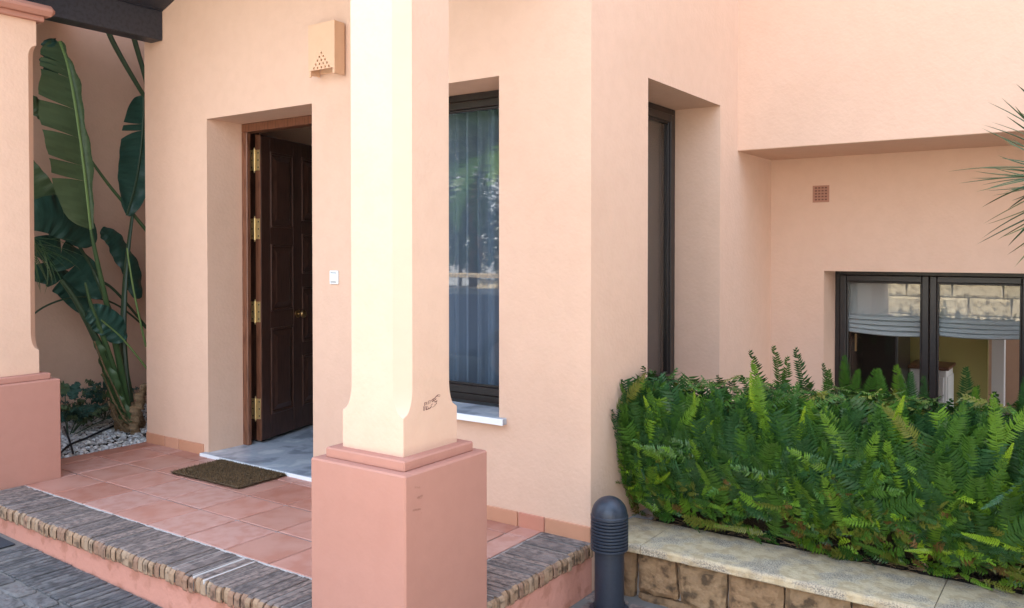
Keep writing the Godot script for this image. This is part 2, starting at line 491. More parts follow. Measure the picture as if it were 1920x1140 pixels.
# window in the plane through o (lower left of the opening), u across, n towards the outside
func window_frame(h: Node3D, o: Vector3, u: Vector3, n: Vector3, w: float, t: float, sashes: Array, bar: float, stile: float) -> Node3D:
	var win = Node3D.new()
	win.name = "window"
	h.add_child(win, true)
	var xf = Transform3D(Basis(u, Vector3.UP, n), o)
	var st = mk()
	var f = bar * 0.55
	for r in [[0.0, 0.0, f, t], [w - f, 0.0, w, t], [f, t - f, w - f, t], [f, 0.0, w - f, f]]:
		cbox(st, Vector3(r[0] + 0.0005, r[1] + 0.0005, -0.06), Vector3(r[2] - 0.0005, r[3] - 0.0005, 0.012), 0.003, xf)
	build("frame", st, M.frame, win)
	for s in sashes:
		var a: float = s[0] + (f if s[0] < 0.001 else 0.002)
		var b: float = s[1] - (f if s[1] > w - 0.001 else 0.002)
		st = mk()
		var k = stile
		for r in [[a, f, a + k, t - f], [b - k, f, b, t - f], [a + k, t - f - k, b - k, t - f], [a + k, f, b - k, f + k]]:
			cbox(st, Vector3(r[0] + 0.001, r[1] + 0.001, -0.05), Vector3(r[2] - 0.001, r[3] - 0.001, 0.022), 0.004, xf)
		for r in [[a + k, f + k, a + k + 0.012, t - f - k], [b - k - 0.012, f + k, b - k, t - f - k], [a + k + 0.012, t - f - k - 0.012, b - k - 0.012, t - f - k], [a + k + 0.012, f + k, b - k - 0.012, f + k + 0.012]]:
			cbox(st, Vector3(r[0], r[1], -0.012), Vector3(r[2], r[3], 0.010), 0.003, xf)   # glazing bead
		build("sash", st, M.frame, win)
		st = mk()
		q4(st, xf * Vector3(a + k, f + k, -0.004), xf * Vector3(b - k, f + k, -0.004), xf * Vector3(b - k, t - f - k, -0.004), xf * Vector3(a + k, t - f - k, -0.004))
		build("pane", st, M.glass, win)
		st = mk()   # second sheet added to strengthen the mirror image
		q4(st, xf * Vector3(a + k, f + k, -0.022), xf * Vector3(b - k, f + k, -0.022), xf * Vector3(b - k, t - f - k, -0.022), xf * Vector3(a + k, t - f - k, -0.022))
		build("pane", st, M.glass, win)
	return win

func make_door(h: Node3D) -> void:
	var df = Node3D.new()
	df.name = "door_frame"
	h.add_child(df)
	var st = mk()
	cbox(st, Vector3(-2.929, 0.023, -0.308), Vector3(-2.872, 2.19, -0.275), 0.004)
	build("jamb", st, M.door_wood, df)
	build_box("jamb", Vector3(-1.963, 0.023, -0.36), Vector3(-1.906, 2.19, -0.275), M.door_wood, df, 0.004)
	build_box("head", Vector3(-2.929, 2.191, -0.36), Vector3(-1.906, 2.249, -0.275), M.door_wood, df, 0.004)
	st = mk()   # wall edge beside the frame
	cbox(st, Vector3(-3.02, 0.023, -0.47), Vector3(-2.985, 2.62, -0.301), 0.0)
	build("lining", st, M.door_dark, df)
	var door = Node3D.new()
	door.name = "front_door"
	door.set_meta("label", "dark panelled wooden door leaf standing open inwards")
	h.add_child(door)
	door.position = Vector3(-2.88, 0, -0.40)
	door.rotation.y = deg_to_rad(105)
	# leaf: x along the leaf from the hinge, z outwards (street face at z = 0)
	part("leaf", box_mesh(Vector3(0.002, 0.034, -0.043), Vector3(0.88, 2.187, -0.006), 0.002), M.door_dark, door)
	part("lit_hinge_edge", box_mesh(Vector3(-0.003, 0.033, -0.0445), Vector3(0.0015, 2.188, -0.0015), 0.001), M.door_wood, door)  # lighter wood paints in the light on the leaf edge
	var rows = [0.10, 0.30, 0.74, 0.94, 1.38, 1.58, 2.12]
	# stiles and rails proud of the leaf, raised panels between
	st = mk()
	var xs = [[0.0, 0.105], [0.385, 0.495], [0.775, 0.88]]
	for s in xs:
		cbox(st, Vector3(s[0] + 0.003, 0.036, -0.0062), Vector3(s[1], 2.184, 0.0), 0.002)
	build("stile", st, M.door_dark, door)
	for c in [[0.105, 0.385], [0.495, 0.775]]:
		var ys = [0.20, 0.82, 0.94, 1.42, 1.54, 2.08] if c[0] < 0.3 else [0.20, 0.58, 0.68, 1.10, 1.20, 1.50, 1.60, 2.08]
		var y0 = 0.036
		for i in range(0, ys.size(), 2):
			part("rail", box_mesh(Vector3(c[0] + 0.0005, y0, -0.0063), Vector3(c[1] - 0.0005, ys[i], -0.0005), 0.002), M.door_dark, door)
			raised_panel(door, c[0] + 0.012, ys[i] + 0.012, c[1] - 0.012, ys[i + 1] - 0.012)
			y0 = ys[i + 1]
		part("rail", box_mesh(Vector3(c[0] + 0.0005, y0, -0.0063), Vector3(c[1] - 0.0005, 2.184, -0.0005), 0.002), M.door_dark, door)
	for y in [0.258, 0.943, 1.527, 2.01]:
		hinge(door, y)
	st = mk()
	var kn = [[0.030, 0.0], [0.030, 0.006], [0.012, 0.010], [0.011, 0.03], [0.024, 0.038], [0.030, 0.05], [0.028, 0.06], [0.016, 0.068], [0.0, 0.070]]
	var tmp = mk()
	lathe(tmp, kn, 20)
	var knob = build("knob", tmp, M.knob, door)
	knob.rotation.x = PI / 2
	knob.position = Vector3(0.44, 0.90, 0.0)

func raised_panel(door: Node3D, x0: float, y0: float, x1: float, y1: float) -> void:
	var st = mk()
	var b = 0.05
	var z0 = -0.0058
	var z1 = 0.012
	var o = [Vector3(x0, y0, z0), Vector3(x1, y0, z0), Vector3(x1, y1, z0), Vector3(x0, y1, z0)]
	var i = [Vector3(x0 + b, y0 + b, z1), Vector3(x1 - b, y0 + b, z1), Vector3(x1 - b, y1 - b, z1), Vector3(x0 + b, y1 - b, z1)]
	for k in 4:
		q4(st, o[k], o[(k + 1) % 4], i[(k + 1) % 4], i[k])
	q4(st, i[0], i[1], i[2], i[3])
	# bolection moulding round the panel
	for r in [[x0 - 0.012, y0 - 0.012, x0 + 0.006, y1 + 0.012], [x1 - 0.006, y0 - 0.012, x1 + 0.012, y1 + 0.012]]:
		cbox(st, Vector3(r[0], r[1], -0.006), Vector3(r[2], r[3], 0.010), 0.004)
	for r in [[x0 + 0.006, y0 - 0.012, x1 - 0.006, y0 + 0.006], [x0 + 0.006, y1 - 0.006, x1 - 0.006, y1 + 0.012]]:
		cbox(st, Vector3(r[0], r[1], -0.006), Vector3(r[2], r[3], 0.010), 0.004)
	build("panel", st, M.door_dark, door)

func hinge(door: Node3D, y: float) -> void:
	var st = mk()
	cbox(st, Vector3(-0.0052, y - 0.072, -0.041), Vector3(-0.0032, y + 0.072, -0.006), 0.0)       # plate on the leaf edge
	tube(st, [Vector3(-0.010, y - 0.078, -0.046), Vector3(-0.010, y + 0.078, -0.046)], 0.0065, 10)
	cbox(st, Vector3(-0.0075, y - 0.072, -0.090), Vector3(-0.0052, y + 0.072, -0.047), 0.0)       # plate towards the jamb
	for e in [-0.084, 0.084]:
		lathe(st, [[0.0, y + e - 0.006], [0.004, y + e - 0.003], [0.004, y + e + 0.003], [0.0, y + e + 0.006]], 8, Vector3(-0.010, 0, -0.046))
	var hg = build("hinge", st, M.brass, door)
	st = mk()
	for dy in [-0.05, 0.0, 0.05]:
		for z in [[-0.0075, -0.018], [-0.0095, -0.070]]:
			cbox(st, Vector3(-0.0066 if z[1] > -0.03 else -0.0088, y + dy - 0.004, z[1] - 0.004), Vector3(-0.0052 if z[1] > -0.03 else -0.0075, y + dy + 0.004, z[1] + 0.004), 0.0)
	st.generate_normals()
	st.commit(hg.mesh)
	hg.material_override = null
	hg.set_surface_override_material(0, M.brass)
	hg.set_surface_override_material(1, M.black)

# ---------------------------------------------------------------- porch
func make_street() -> void:
	var g = structure("street")
	var st = mk()
	var xs = [-90.0, -30.0, -10.0, -5.0, 3.0, 8.0, 30.0, 90.0]
	var zs = [-90.0, -10.0, -2.0, 4.0, 12.0, 40.0, 90.0]
	for i in xs.size() - 1:
		for j in zs.size() - 1:
			var f = func(x, z): return Vector3(x, ground_y(x) - 0.012, z)
			q4(st, f.call(xs[i], zs[j + 1]), f.call(xs[i + 1], zs[j + 1]), f.call(xs[i + 1], zs[j]), f.call(xs[i], zs[j]))
	build("ground", st, M.street, g)
	# brick course along the step and worn setts beyond it
	var pave = structure("pavement")
	st = mk()
	var b = func(x, z): return Vector3(x, ground_y(x) - 0.006, z)
	q4(st, b.call(-5.0, 3.2), b.call(0.9, 3.2), b.call(0.9, 1.29), b.call(-5.0, 1.29))
	q4(st, b.call(0.0, 1.29), b.call(0.9, 1.29), b.call(0.9, -0.12), b.call(0.0, -0.12))
	build("bed", st, M.mortar_dark, pave)
	rng.seed = 51
	var bricks = []
	for k in 4:
		bricks.append(box_mesh(Vector3(-0.0145, -0.05, -0.118), Vector3(0.0145, 0.0, 0.118), 0.004))
	var x = -2.62
	while x < 0.2:
		var o = part("brick", bricks[rng.randi() % 4], M.pavers[rng.randi() % 4], pave)
		o.position = Vector3(x, ground_y(x) + rng.randf_range(0.001, 0.006), 1.43 + rng.randf_range(-0.004, 0.004))
		o.rotation = Vector3(rng.randf_range(-0.01, 0.01), rng.randf_range(-0.02, 0.02), 0.027 + rng.randf_range(-0.05, 0.05))
		x += 0.0362
	var sett = box_mesh(Vector3(-0.096, -0.05, -0.046), Vector3(0.096, 0.0, 0.046), 0.009)
	for row in 7:
		var z = 1.60 + row * 0.099
		x = -2.7 + (0.1 if row % 2 else 0.0)
		while x < -0.3:
			var o = part("sett", sett, M.pavers[rng.randi() % 4], pave)
			o.position = Vector3(x, ground_y(x) + rng.randf_range(0.0, 0.006), z)
			o.rotation = Vector3(rng.randf_range(-0.03, 0.03), rng.randf_range(-0.03, 0.03), 0.027 + rng.randf_range(-0.02, 0.02))
			x += 0.201
	# the little corner between step, planter and bollard
	for row in 14:
		var z = 1.22 - row * 0.0495 * 2
		for c in 4:
			var xx = 0.102 + c * 0.202 + (0.03 if row % 2 else 0.0)
			if z < -0.02 or z > 1.3: continue
			var o = part("sett", sett, M.brick_top[rng.randi() % 5], pave)
			o.position = Vector3(xx, ground_y(xx) + rng.randf_range(0.0, 0.005), z)
			o.rotation = Vector3(rng.randf_range(-0.03, 0.03), rng.randf_range(-0.03, 0.03), 0.027)
	# dark cover plate in the paving
	st = mk()
	cbox(st, Vector3(-3.9, 0.0, 1.34), Vector3(-2.68, 0.006, 1.50), 0.002, Transform3D(Basis(Vector3.BACK, -0.027), Vector3(0, -0.237, 0)))
	build("cover_plate", st, M.asphalt, pave)

func brick_two(k: int) -> ArrayMesh:   # brick on edge: worn grey top, clay sides; nose rounded; local z = 0..0.265 outwards
	var w = 0.0152 + 0.0007 * (k % 3)
	var L = 0.268 + 0.003 * (k % 4)
	var prof = []   # (z, y) along the top and over the nose
	prof.append(Vector2(0.002, -0.004)); prof.append(Vector2(0.006, 0.0))
	prof.append(Vector2(L - 0.022, 0.0)); prof.append(Vector2(L - 0.012, -0.003))
	prof.append(Vector2(L - 0.004, -0.010)); prof.append(Vector2(L, -0.020)); prof.append(Vector2(L, -0.060)); prof.append(Vector2(L - 0.004, -0.066))
	var mesh = ArrayMesh.new()
	for s in 2:
		var st = mk()
		var rg = [0, 1, 2] if s == 0 else [3, 4, 5, 6]
		for i in rg:
			var a: Vector2 = prof[i]; var b: Vector2 = prof[i + 1]
			for e in [[-w, -w + 0.003, -0.003, 0.0], [-w + 0.003, w - 0.003, 0.0, 0.0], [w - 0.003, w, 0.0, -0.003]]:
				var n = Vector2(b.y - a.y, -(b.x - a.x)).normalized()   # inward
				var p = func(q: Vector2, xx, d): return Vector3(xx, q.y + n.y * -d, q.x + n.x * -d)
				q4(st, p.call(b, e[0], e[2]), p.call(b, e[1], e[3]), p.call(a, e[1], e[3]), p.call(a, e[0], e[2]))
		if s == 1:
			for sx in [-1.0, 1.0]:
				var f = [Vector3(w * sx, -0.006, 0.002), Vector3(w * sx, -0.006, L - 0.008), Vector3(w * sx, -0.066, L - 0.008), Vector3(w * sx, -0.066, 0.002)]
				q4(st, f[0], f[1], f[2], f[3])
		st.generate_normals()
		st.commit(mesh)
	return mesh

func make_porch() -> void:
	var p = structure("porch_floor")
	build_box("riser", Vector3(-3.672, -0.5, -0.01), Vector3(0.003, -0.0665, 1.302), M.riser, p, 0.003)
	build_box("riser", Vector3(-4.6, -0.5, 1.0), Vector3(-3.6725, -0.0665, 1.302), M.riser, p, 0.003)
	build_box("bed", Vector3(-3.668, -0.0664, -0.009), Vector3(-0.02, -0.0075, 1.29), M.grout, p)
	rng.seed = 7
	var tile = box_mesh(Vector3(-0.1502, -0.0072, -0.1502), Vector3(0.1502, 0.0, 0.1502), 0.004)
	for i in range(-1, 12):
		for j in range(-1, 4):
			var x1 = -0.404 - i * 0.31
			var x0 = x1 - 0.304
			var z1 = 1.050 - j * 0.31
			var z0 = z1 - 0.304
			if i == -1: x1 = -0.272; x0 = -0.398
			if j == -1: continue
			if z0 < -0.01:
				z0 = -0.003
			if x0 < -3.66: x0 = -3.66
			if x1 - x0 < 0.02 or z1 - z0 < 0.02: continue
			var full = x1 - x0 > 0.30 and z1 - z0 > 0.30
			var o: MeshInstance3D
			if full:
				o = part("floor_tile", tile, M.tiles[rng.randi() % 4], p)
			else:
				o = part("floor_tile", box_mesh(Vector3(-(x1 - x0) / 2, -0.0072, -(z1 - z0) / 2), Vector3((x1 - x0) / 2, 0.0, (z1 - z0) / 2), 0.003), M.tiles[rng.randi() % 4], p)
			o.position = Vector3((x0 + x1) / 2, rng.randf_range(-0.0008, 0.0008), (z0 + z1) / 2)
			o.rotation = Vector3(rng.randf_range(-0.003, 0.003), rng.randf_range(-0.002, 0.002), rng.randf_range(-0.003, 0.003))
	# brick-on-edge nosing, front and right-hand side
	var kinds = []
	for k in 5:
		kinds.append(brick_two(k))
	build_box("mortar", Vector3(-4.4, -0.0663, 1.052), Vector3(-0.30, -0.004, 1.308), M.mortar, p)
	build_box("mortar", Vector3(-0.266, -0.0663, -0.008), Vector3(-0.012, -0.004, 1.0), M.mortar, p)
	build_box("joint", Vector3(-3.66, -0.006, 1.0505), Vector3(-0.30, -0.0012, 1.0585), M.lime, p)
	var x = -3.66
	while x < -0.36:
		var k = rng.randi() % 5
		var o = part("brick", kinds[k], null, p)
		brick_paint(o)
		o.position = Vector3(x, rng.randf_range(-0.002, 0.003), 1.0585 + rng.randf_range(-0.003, 0.003))
		o.rotation = Vector3(rng.randf_range(-0.006, 0.006), rng.randf_range(-0.012, 0.012), rng.randf_range(-0.02, 0.02))
		x += 0.0365 + rng.randf_range(0.0, 0.0025)
	var z = 0.024
	while z < 0.85:
		var k = rng.randi() % 5
		var o = part("brick", kinds[k], null, p)
		brick_paint(o)
		o.position = Vector3(-0.258 + rng.randf_range(-0.003, 0.004), rng.randf_range(-0.002, 0.003), z)
		o.rotation = Vector3(rng.randf_range(-0.006, 0.006), PI / 2 + rng.randf_range(-0.012, 0.012), rng.randf_range(-0.02, 0.02))
		z += 0.0365 + rng.randf_range(0.0, 0.0025)
	# two whitewashed joints on the front
	for xx in [-1.155, -1.085]:
		build_box("joint", Vector3(xx - 0.005, -0.06, 1.07), Vector3(xx + 0.005, 0.0035, 1.328), M.lime, p, 0.002)

func brick_paint(o: MeshInstance3D) -> void:
	o.set_surface_override_material(0, M.brick_top[rng.randi() % 5])
	o.set_surface_override_material(1, M.brick_side[rng.randi() % 5])

func column(at: Vector3, label: String) -> Node3D:
	var c = thing("porch_column", label, "column", at, 0.0, "porch columns")
	var b = func(called, w, y0, y1, m, bev): return part(called, box_mesh(Vector3(-w, y0, -w), Vector3(w, y1, w), bev), m, c)
	b.call("plinth", 0.236, -0.3, 0.600, M.plinth, 0.006)
	b.call("plinth_step", 0.197, 0.598, 0.637, M.plinth, 0.005)
	# square foot and head, chamfered shaft with rounded stops
	var st = mk()
	var w = 0.1525
	var prof = []   # [y, chamfer]
	prof.append([0.635, 0.002]); prof.append([0.772, 0.002])
	for k in 11:
		var t = k / 10.0
		prof.append([0.775 + 0.105 * t, 0.002 + 0.047 * sqrt(1.0 - pow(1.0 - t, 2.0))])
	for k in 11:
		var t = 1.0 - k / 10.0
		prof.append([2.60 - 0.075 * t, 0.002 + 0.047 * sqrt(1.0 - pow(1.0 - t, 2.0))])
	prof.append([2.745, 0.002])
	var ring = func(y, ch):
		return [Vector3(w - ch, y, w), Vector3(w, y, w - ch), Vector3(w, y, -w + ch), Vector3(w - ch, y, -w), Vector3(-w + ch, y, -w), Vector3(-w, y, -w + ch), Vector3(-w, y, w - ch), Vector3(-w + ch, y, w)]
	for i in prof.size() - 1:
		var lo = ring.call(prof[i][0], prof[i][1]); var hi = ring.call(prof[i + 1][0], prof[i + 1][1])
		for k in 8:
			q4(st, lo[k], lo[(k + 1) % 8], hi[(k + 1) % 8], hi[k])
	build("shaft", st, M.paint, c)
	b.call("capital", 0.185, 2.743, 2.775, M.plinth, 0.004)
	b.call("capital", 0.235, 2.774, 2.838, M.plinth, 0.024)
	return c

func make_roof() -> void:
	var r = thing("porch_roof", "dark timber gable roof carried over the porch by the columns", "roof")
	for x in [-3.49, -0.22]:
		build_box("beam", Vector3(x - 0.068, 2.839, 0.002), Vector3(x + 0.068, 3.04, 1.24), M.timber, r, 0.004)
	var ridge = -1.855
	var f = func(x): return 3.041 + 0.38 * (1.568 - absf(x - ridge))
	for s in [-1.0, 1.0]:
		for k in 9:   # boards
			var x0: float = ridge + s * (0.002 + k * 0.194)
			var x1: float = ridge + s * (k * 0.194 + 0.190)
			var st = mk()
			var lo = [Vector3(x0, f.call(x0), 0.003), Vector3(x1, f.call(x1), 0.003), Vector3(x1, f.call(x1), 1.25), Vector3(x0, f.call(x0), 1.25)]
			if s < 0: lo.reverse()
			slab(st, lo, Vector3(0, 0.022, 0))
			build("board", st, M.timber, r)
		var st2 = mk()
		var a: float = ridge
		var b: float = ridge + s * 1.75
		var poly = [Vector3(a, f.call(a) + 0.024, 0.003), Vector3(b, f.call(b) + 0.024, 0.003), Vector3(b, f.call(b) + 0.024, 1.27), Vector3(a, f.call(a) + 0.024, 1.27)]
		if s < 0: poly.reverse()
		slab(st2, poly, Vector3(0, 0.08, 0))
		build("covering", st2, M.tiles[2], r)
	build_box("ridge_beam", Vector3(ridge - 0.06, 3.48, 0.002), Vector3(ridge + 0.06, 3.62, 1.24), M.timber, r, 0.004)

func make_wall_lamp() -> void:
	var l = thing("wall_lamp", "pale terracotta box lamp pierced by a triangle of holes above the door", "lamp", Vector3(-1.83, 2.38, 0.0))
	var st = mk()
	var holes = []
	for r in 5:
		for k in r + 1:
			var cx = 0.1085 + (k - r / 2.0) * 0.031
			var cy = 0.128 - r * 0.0205 - 0.035
			holes.append([cx - 0.0062, cy - 0.0062, cx + 0.0062, cy + 0.0062])
	holes.append([0.018, -0.001, 0.199, 0.0001])
	holes.pop_back()
	wall(st, Vector3(0, 0.035, 0.092), Vector3.RIGHT, Vector3.BACK, 0.217, 0.265, 0.012, holes)
	build("front_panel", st, M.lamp, l)
	build_box("side", Vector3(0.0005, 0.012, 0.012), Vector3(0.014, 0.299, 0.0795), M.lamp, l, 0.0015)
	build_box("side", Vector3(0.203, 0.0, 0.012), Vector3(0.2165, 0.299, 0.0795), M.lamp, l, 0.0015)
	build_box("foot", Vector3(0.0005, 0.0, 0.080), Vector3(0.018, 0.0345, 0.092), M.lamp, l, 0.0015)
	build_box("foot", Vector3(0.199, 0.0, 0.080), Vector3(0.2165, 0.0345, 0.092), M.lamp, l, 0.0015)
	build_box("top", Vector3(0.0145, 0.286, 0.012), Vector3(0.2025, 0.299, 0.0795), M.lamp, l, 0.0015)
	build_box("back_plate", Vector3(0.012, 0.03, 0.0005), Vector3(0.205, 0.29, 0.011), M.lamp, l, 0.0015)
	build_box("lamp_holder", Vector3(0.095, 0.10, 0.0115), Vector3(0.122, 0.16, 0.06), M.diffuser, l, 0.004)

func make_doorbell() -> void:
	var d = thing("doorbell", "small white square bell push on the wall beside the door", "doorbell", Vector3(-1.715, 1.216, 0.0))
	part("plate", box_mesh(Vector3(-0.036, -0.040, 0.0005), Vector3(0.036, 0.040, 0.010), 0.004), M.white, d)
	part("button", box_mesh(Vector3(-0.024, -0.023, 0.0102), Vector3(0.024, 0.023, 0.014), 0.002), M.white, d)
	part("slot", box_mesh(Vector3(-0.024, 0.025, 0.0101), Vector3(0.022, 0.0285, 0.0109), 0.0), M.black, d)
	part("slot", box_mesh(Vector3(-0.024, -0.0285, 0.0101), Vector3(0.022, -0.025, 0.0109), 0.0), M.black, d)

func make_vent() -> void:
	var v = thing("air_vent", "small square brown air vent grille under the overhang", "vent", Vector3(0.295, 1.712, -2.63))
	var st = mk()
	var holes = []
	for r in 5:
		for c in 4:
			holes.append([0.014 + c * 0.0225, 0.014 + r * 0.0205, 0.014 + c * 0.0225 + 0.016, 0.014 + r * 0.0205 + 0.011])
	wall(st, Vector3(0, 0, 0.005), Vector3.RIGHT, Vector3.BACK, 0.112, 0.118, 0.004, holes)
	build("grille", st, mat(lin(0.42, 0.20, 0.13), 0.8), v)
	build_box("backing", Vector3(0.004, 0.004, 0.0004), Vector3(0.108, 0.114, 0.0008), mat(lin(0.20, 0.09, 0.06), 0.9), v)

# small flat marks on surfaces
func marks(parent: Node3D, called: String, at: Vector3, u: Vector3, w: float, h: float, strokes: Array, c: Color, seed_: int, label := "") -> void:
	var img = Image.create(128, 96, false, Image.FORMAT_RGBA8)
	img.fill(Color(c.r, c.g, c.b, 0))
	var r = RandomNumberGenerator.new()
	r.seed = seed_
	for s in strokes:
		var a = Vector2(s[0], s[1]); var b = Vector2(s[2], s[3])
		var n = int(a.distance_to(b)) + 1
		for i in n + 1:
			var p = a.lerp(b, float(i) / n) + Vector2(r.randf_range(-1, 1), r.randf_range(-1, 1))
			for dx in range(-s[4], s[4] + 1):
				for dy in range(-s[4], s[4] + 1):
					var q = Vector2i(int(p.x) + dx, int(p.y) + dy)
					if q.x >= 0 and q.y >= 0 and q.x < 128 and q.y < 96 and r.randf() < 0.8:
						var v = img.get_pixelv(q)
						img.set_pixelv(q, Color(c.r, c.g, c.b, clampf(v.a + s[5] * r.randf_range(0.4, 1.0), 0, 1)))
	var m = StandardMaterial3D.new()
	m.albedo_texture = ImageTexture.create_from_image(img)
	m.transparency = BaseMaterial3D.TRANSPARENCY_ALPHA
	m.roughness = 0.9
	var st = mk()
	var p4 = [at, at + u * w, at + u * w + Vector3.UP * h, at + Vector3.UP * h]
	var uv = [Vector2(0, 1), Vector2(1, 1), Vector2(1, 0), Vector2(0, 0)]
	for i in [0, 2, 1, 0, 3, 2]:
		st.set_uv(uv[i])
		st.add_vertex(p4[i])
	var o = build(called, st, m, parent)
	if label: o.set_meta("label", label)

# ---------------------------------------------------------------- bollard, mat, planter
func make_bollard() -> void:
	var at = Vector3(0.178, ground_y(0.178) + 0.014, 0.145)
	var b = thing("bollard_light", "dark blue grey dome topped bollard light with louvre rings beside the planter", "bollard", at)
	b.scale = Vector3(1.0, 0.965, 1.0)
	var st = mk()
	lathe(st, [[0.0, -0.03], [0.088, -0.03], [0.088, 0.010], [0.078, 0.016], [0.066, 0.018]], 40)
	var fl = build("base_flange", st, M.bollard, b)
	for k in 4:
		st = mk()
		lathe(st, [[0.008, 0.0], [0.008, 0.022], [0.005, 0.026], [0.0, 0.026]], 6, Vector3(cos(k * PI / 2 + 0.5) * 0.077, 0, sin(k * PI / 2 + 0.5) * 0.077))
		part("bolt", done(st), M.frame, fl)
	st = mk()
	lathe(st, [[0.0655, 0.017], [0.0655, 0.270], [0.071, 0.272], [0.071, 0.279], [0.060, 0.281], [0.0, 0.281]], 40)
	build("post", st, M.bollard, b)
	st = mk()
	lathe(st, [[0.057, 0.281], [0.057, 0.432]], 32)
	build("diffuser", st, M.diffuser, b)
	st = mk()
	lathe(st, [[0.060, 0.0], [0.082, -0.0045], [0.0835, -0.002], [0.0835, 0.004], [0.080, 0.0065], [0.060, 0.0075]], 40)
	var ring = done(st)
	for k in 10:
		var o = part("louvre_ring", ring, M.bollard, b)
		o.position.y = 0.287 + k * 0.0148
	st = mk()
	var prof = [[0.060, 0.428], [0.0835, 0.430], [0.0835, 0.440]]
	for k in 13:
		var a = k / 12.0 * PI / 2
		prof.append([0.080 * cos(a), 0.443 + 0.082 * sin(a)])
	lathe(st, prof, 40)
	build("dome", st, M.bollard, b)

func make_mat() -> void:
	var t = thing("doormat", "worn brown coir doormat with frayed edges on the terracotta tiles", "doormat", Vector3(-2.412, 0.0008, 0.212), deg_to_rad(1.5))
	var st = mk()
	cbox(st, Vector3(-0.31, 0.0, -0.185), Vector3(0.31, 0.011, 0.185), 0.004)
	build("backing", st, M.coir, t)
	var blade = mk()
	t3(blade, Vector3(-0.0022, 0, 0), Vector3(0.0022, 0, 0), Vector3(0.0004, 0.012, 0.002))
	var mm = MultiMesh.new()
	mm.transform_format = MultiMesh.TRANSFORM_3D
	mm.use_colors = true
	mm.mesh = done(blade)
	mm.instance_count = 9000
	rng.seed = 90
	for i in 9000:
		var edge = i < 2200
		var p = Vector3(rng.randf_range(-0.308, 0.308), 0.010, rng.randf_range(-0.183, 0.183))
		var b = Basis(Vector3.UP, rng.randf() * TAU) * Basis(Vector3.RIGHT, rng.randfn(0.0, 0.5))
		if edge:
			var k = rng.randi() % 4
			var far = rng.randf_range(-0.004, 0.003)
			if k < 2: p = Vector3(rng.randf_range(-0.312, 0.312), 0.005, (0.185 + far) * (1 if k else -1))
			else: p = Vector3((0.31 + far) * (1 if k == 2 else -1), 0.005, rng.randf_range(-0.186, 0.186))
			var out = Vector3(p.x / 0.31, 0, p.z / 0.185)
			out = Vector3(0, 0, signf(p.z)) if k < 2 else Vector3(signf(p.x), 0, 0)
			var d = (out * 1.0 + Vector3(rng.randfn(0, 0.5), rng.randf_range(-0.2, 0.5), rng.randfn(0, 0.5))).normalized()
			var side = d.cross(Vector3.UP).normalized()
			b = Basis(side, d * rng.randf_range(1.0, 2.6), side.cross(d))
		mm.set_instance_transform(i, Transform3D(b, p))
		var v = rng.randf_range(0.5, 1.6)
		mm.set_instance_color(i, Color(0.12 * v, 0.072 * v, 0.034 * v))
	var mi = MultiMeshInstance3D.new()
	mi.name = "bristles"
	mi.multimesh = mm
	var m = leaf_mat(Color.WHITE, 0.95, 0.0)
	mi.material_override = m
	t.add_child(mi)
	tag(mi, "", "", "", "stuff")

func st_litter() -> void:   # thin dry stems and leaf bits along the back of the coping
	var r := RandomNumberGenerator.new()
	r.seed = 61
	var st := mk()
	for i in 260:
		var c := Vector3(r.randf_range(0.05, 2.4), 0.0, -0.425 - absf(r.randfn(0, 0.03)) + (0.05 if r.randf() < 0.12 else 0.0))
		c.y = 0.019 + r.randf_range(0.0, 0.012)
		var a := r.randf() * PI
		var d := Vector3(cos(a), r.randf_range(-0.1, 0.2), sin(a) * 0.5).normalized() * r.randf_range(0.012, 0.05)
		if r.randf() < 0.7:
			tube(st, [c - d, c + Vector3(0, 0.004, 0), c + d], 0.0011, 4)
		else:
			var sd := d.cross(Vector3.UP).normalized() * 0.006
			t3(st, c - sd, c + d * 0.6, c + sd)
			t3(st, c + sd, c + d * 0.6, c - sd)
	var o := build("plant_litter", st, M.dry, self)
	tag(o, "dry stems and leaf bits lying along the back of the pale coping", "litter", "", "stuff")

func rough_block(st: SurfaceTool, c: Array, deep: float, seed_: int) -> void:   # c: four corners (x, y) counter-clockwise; front at z = 0
	var n = FastNoiseLite.new()
	n.seed = seed_
	n.frequency = 9.0
	n.fractal_octaves = 3
	var gx = 12
	var gy = 8
	var at = func(i, j):
		var u = float(i) / gx
		var v = float(j) / gy
		var a: Vector2 = c[0].lerp(c[1], u)
		var b: Vector2 = c[3].lerp(c[2], u)
		var p = a.lerp(b, v)
		var e = minf(minf(u, 1 - u) * (c[1] - c[0]).length(), minf(v, 1 - v) * (c[3] - c[0]).length())
		var wob = Vector2(n.get_noise_2d(p.x * 3 + 7, p.y * 3), n.get_noise_2d(p.x * 3, p.y * 3 + 31)) * 0.006
		return Vector3(p.x + wob.x, p.y + wob.y, n.get_noise_2d(p.x, p.y) * 0.010 - 0.014 * pow(clampf(1.0 - e / 0.016, 0, 1), 2))
	for i in gx:
		for j in gy:
			q4(st, at.call(i, j), at.call(i + 1, j), at.call(i + 1, j + 1), at.call(i, j + 1))
	var back = Vector3(0, 0, -deep)
	for i in gx:
		q4(st, at.call(i, gy), at.call(i + 1, gy), at.call(i + 1, gy) + back, at.call(i, gy) + back)
		q4(st, at.call(i + 1, 0), at.call(i, 0), at.call(i, 0) + back, at.call(i + 1, 0) + back)
	for j in gy:
		q4(st, at.call(gx, j), at.call(gx, j) + back, at.call(gx, j + 1) + back, at.call(gx, j + 1))
		q4(st, at.call(0, j + 1), at.call(0, j + 1) + back, at.call(0, j) + back, at.call(0, j))

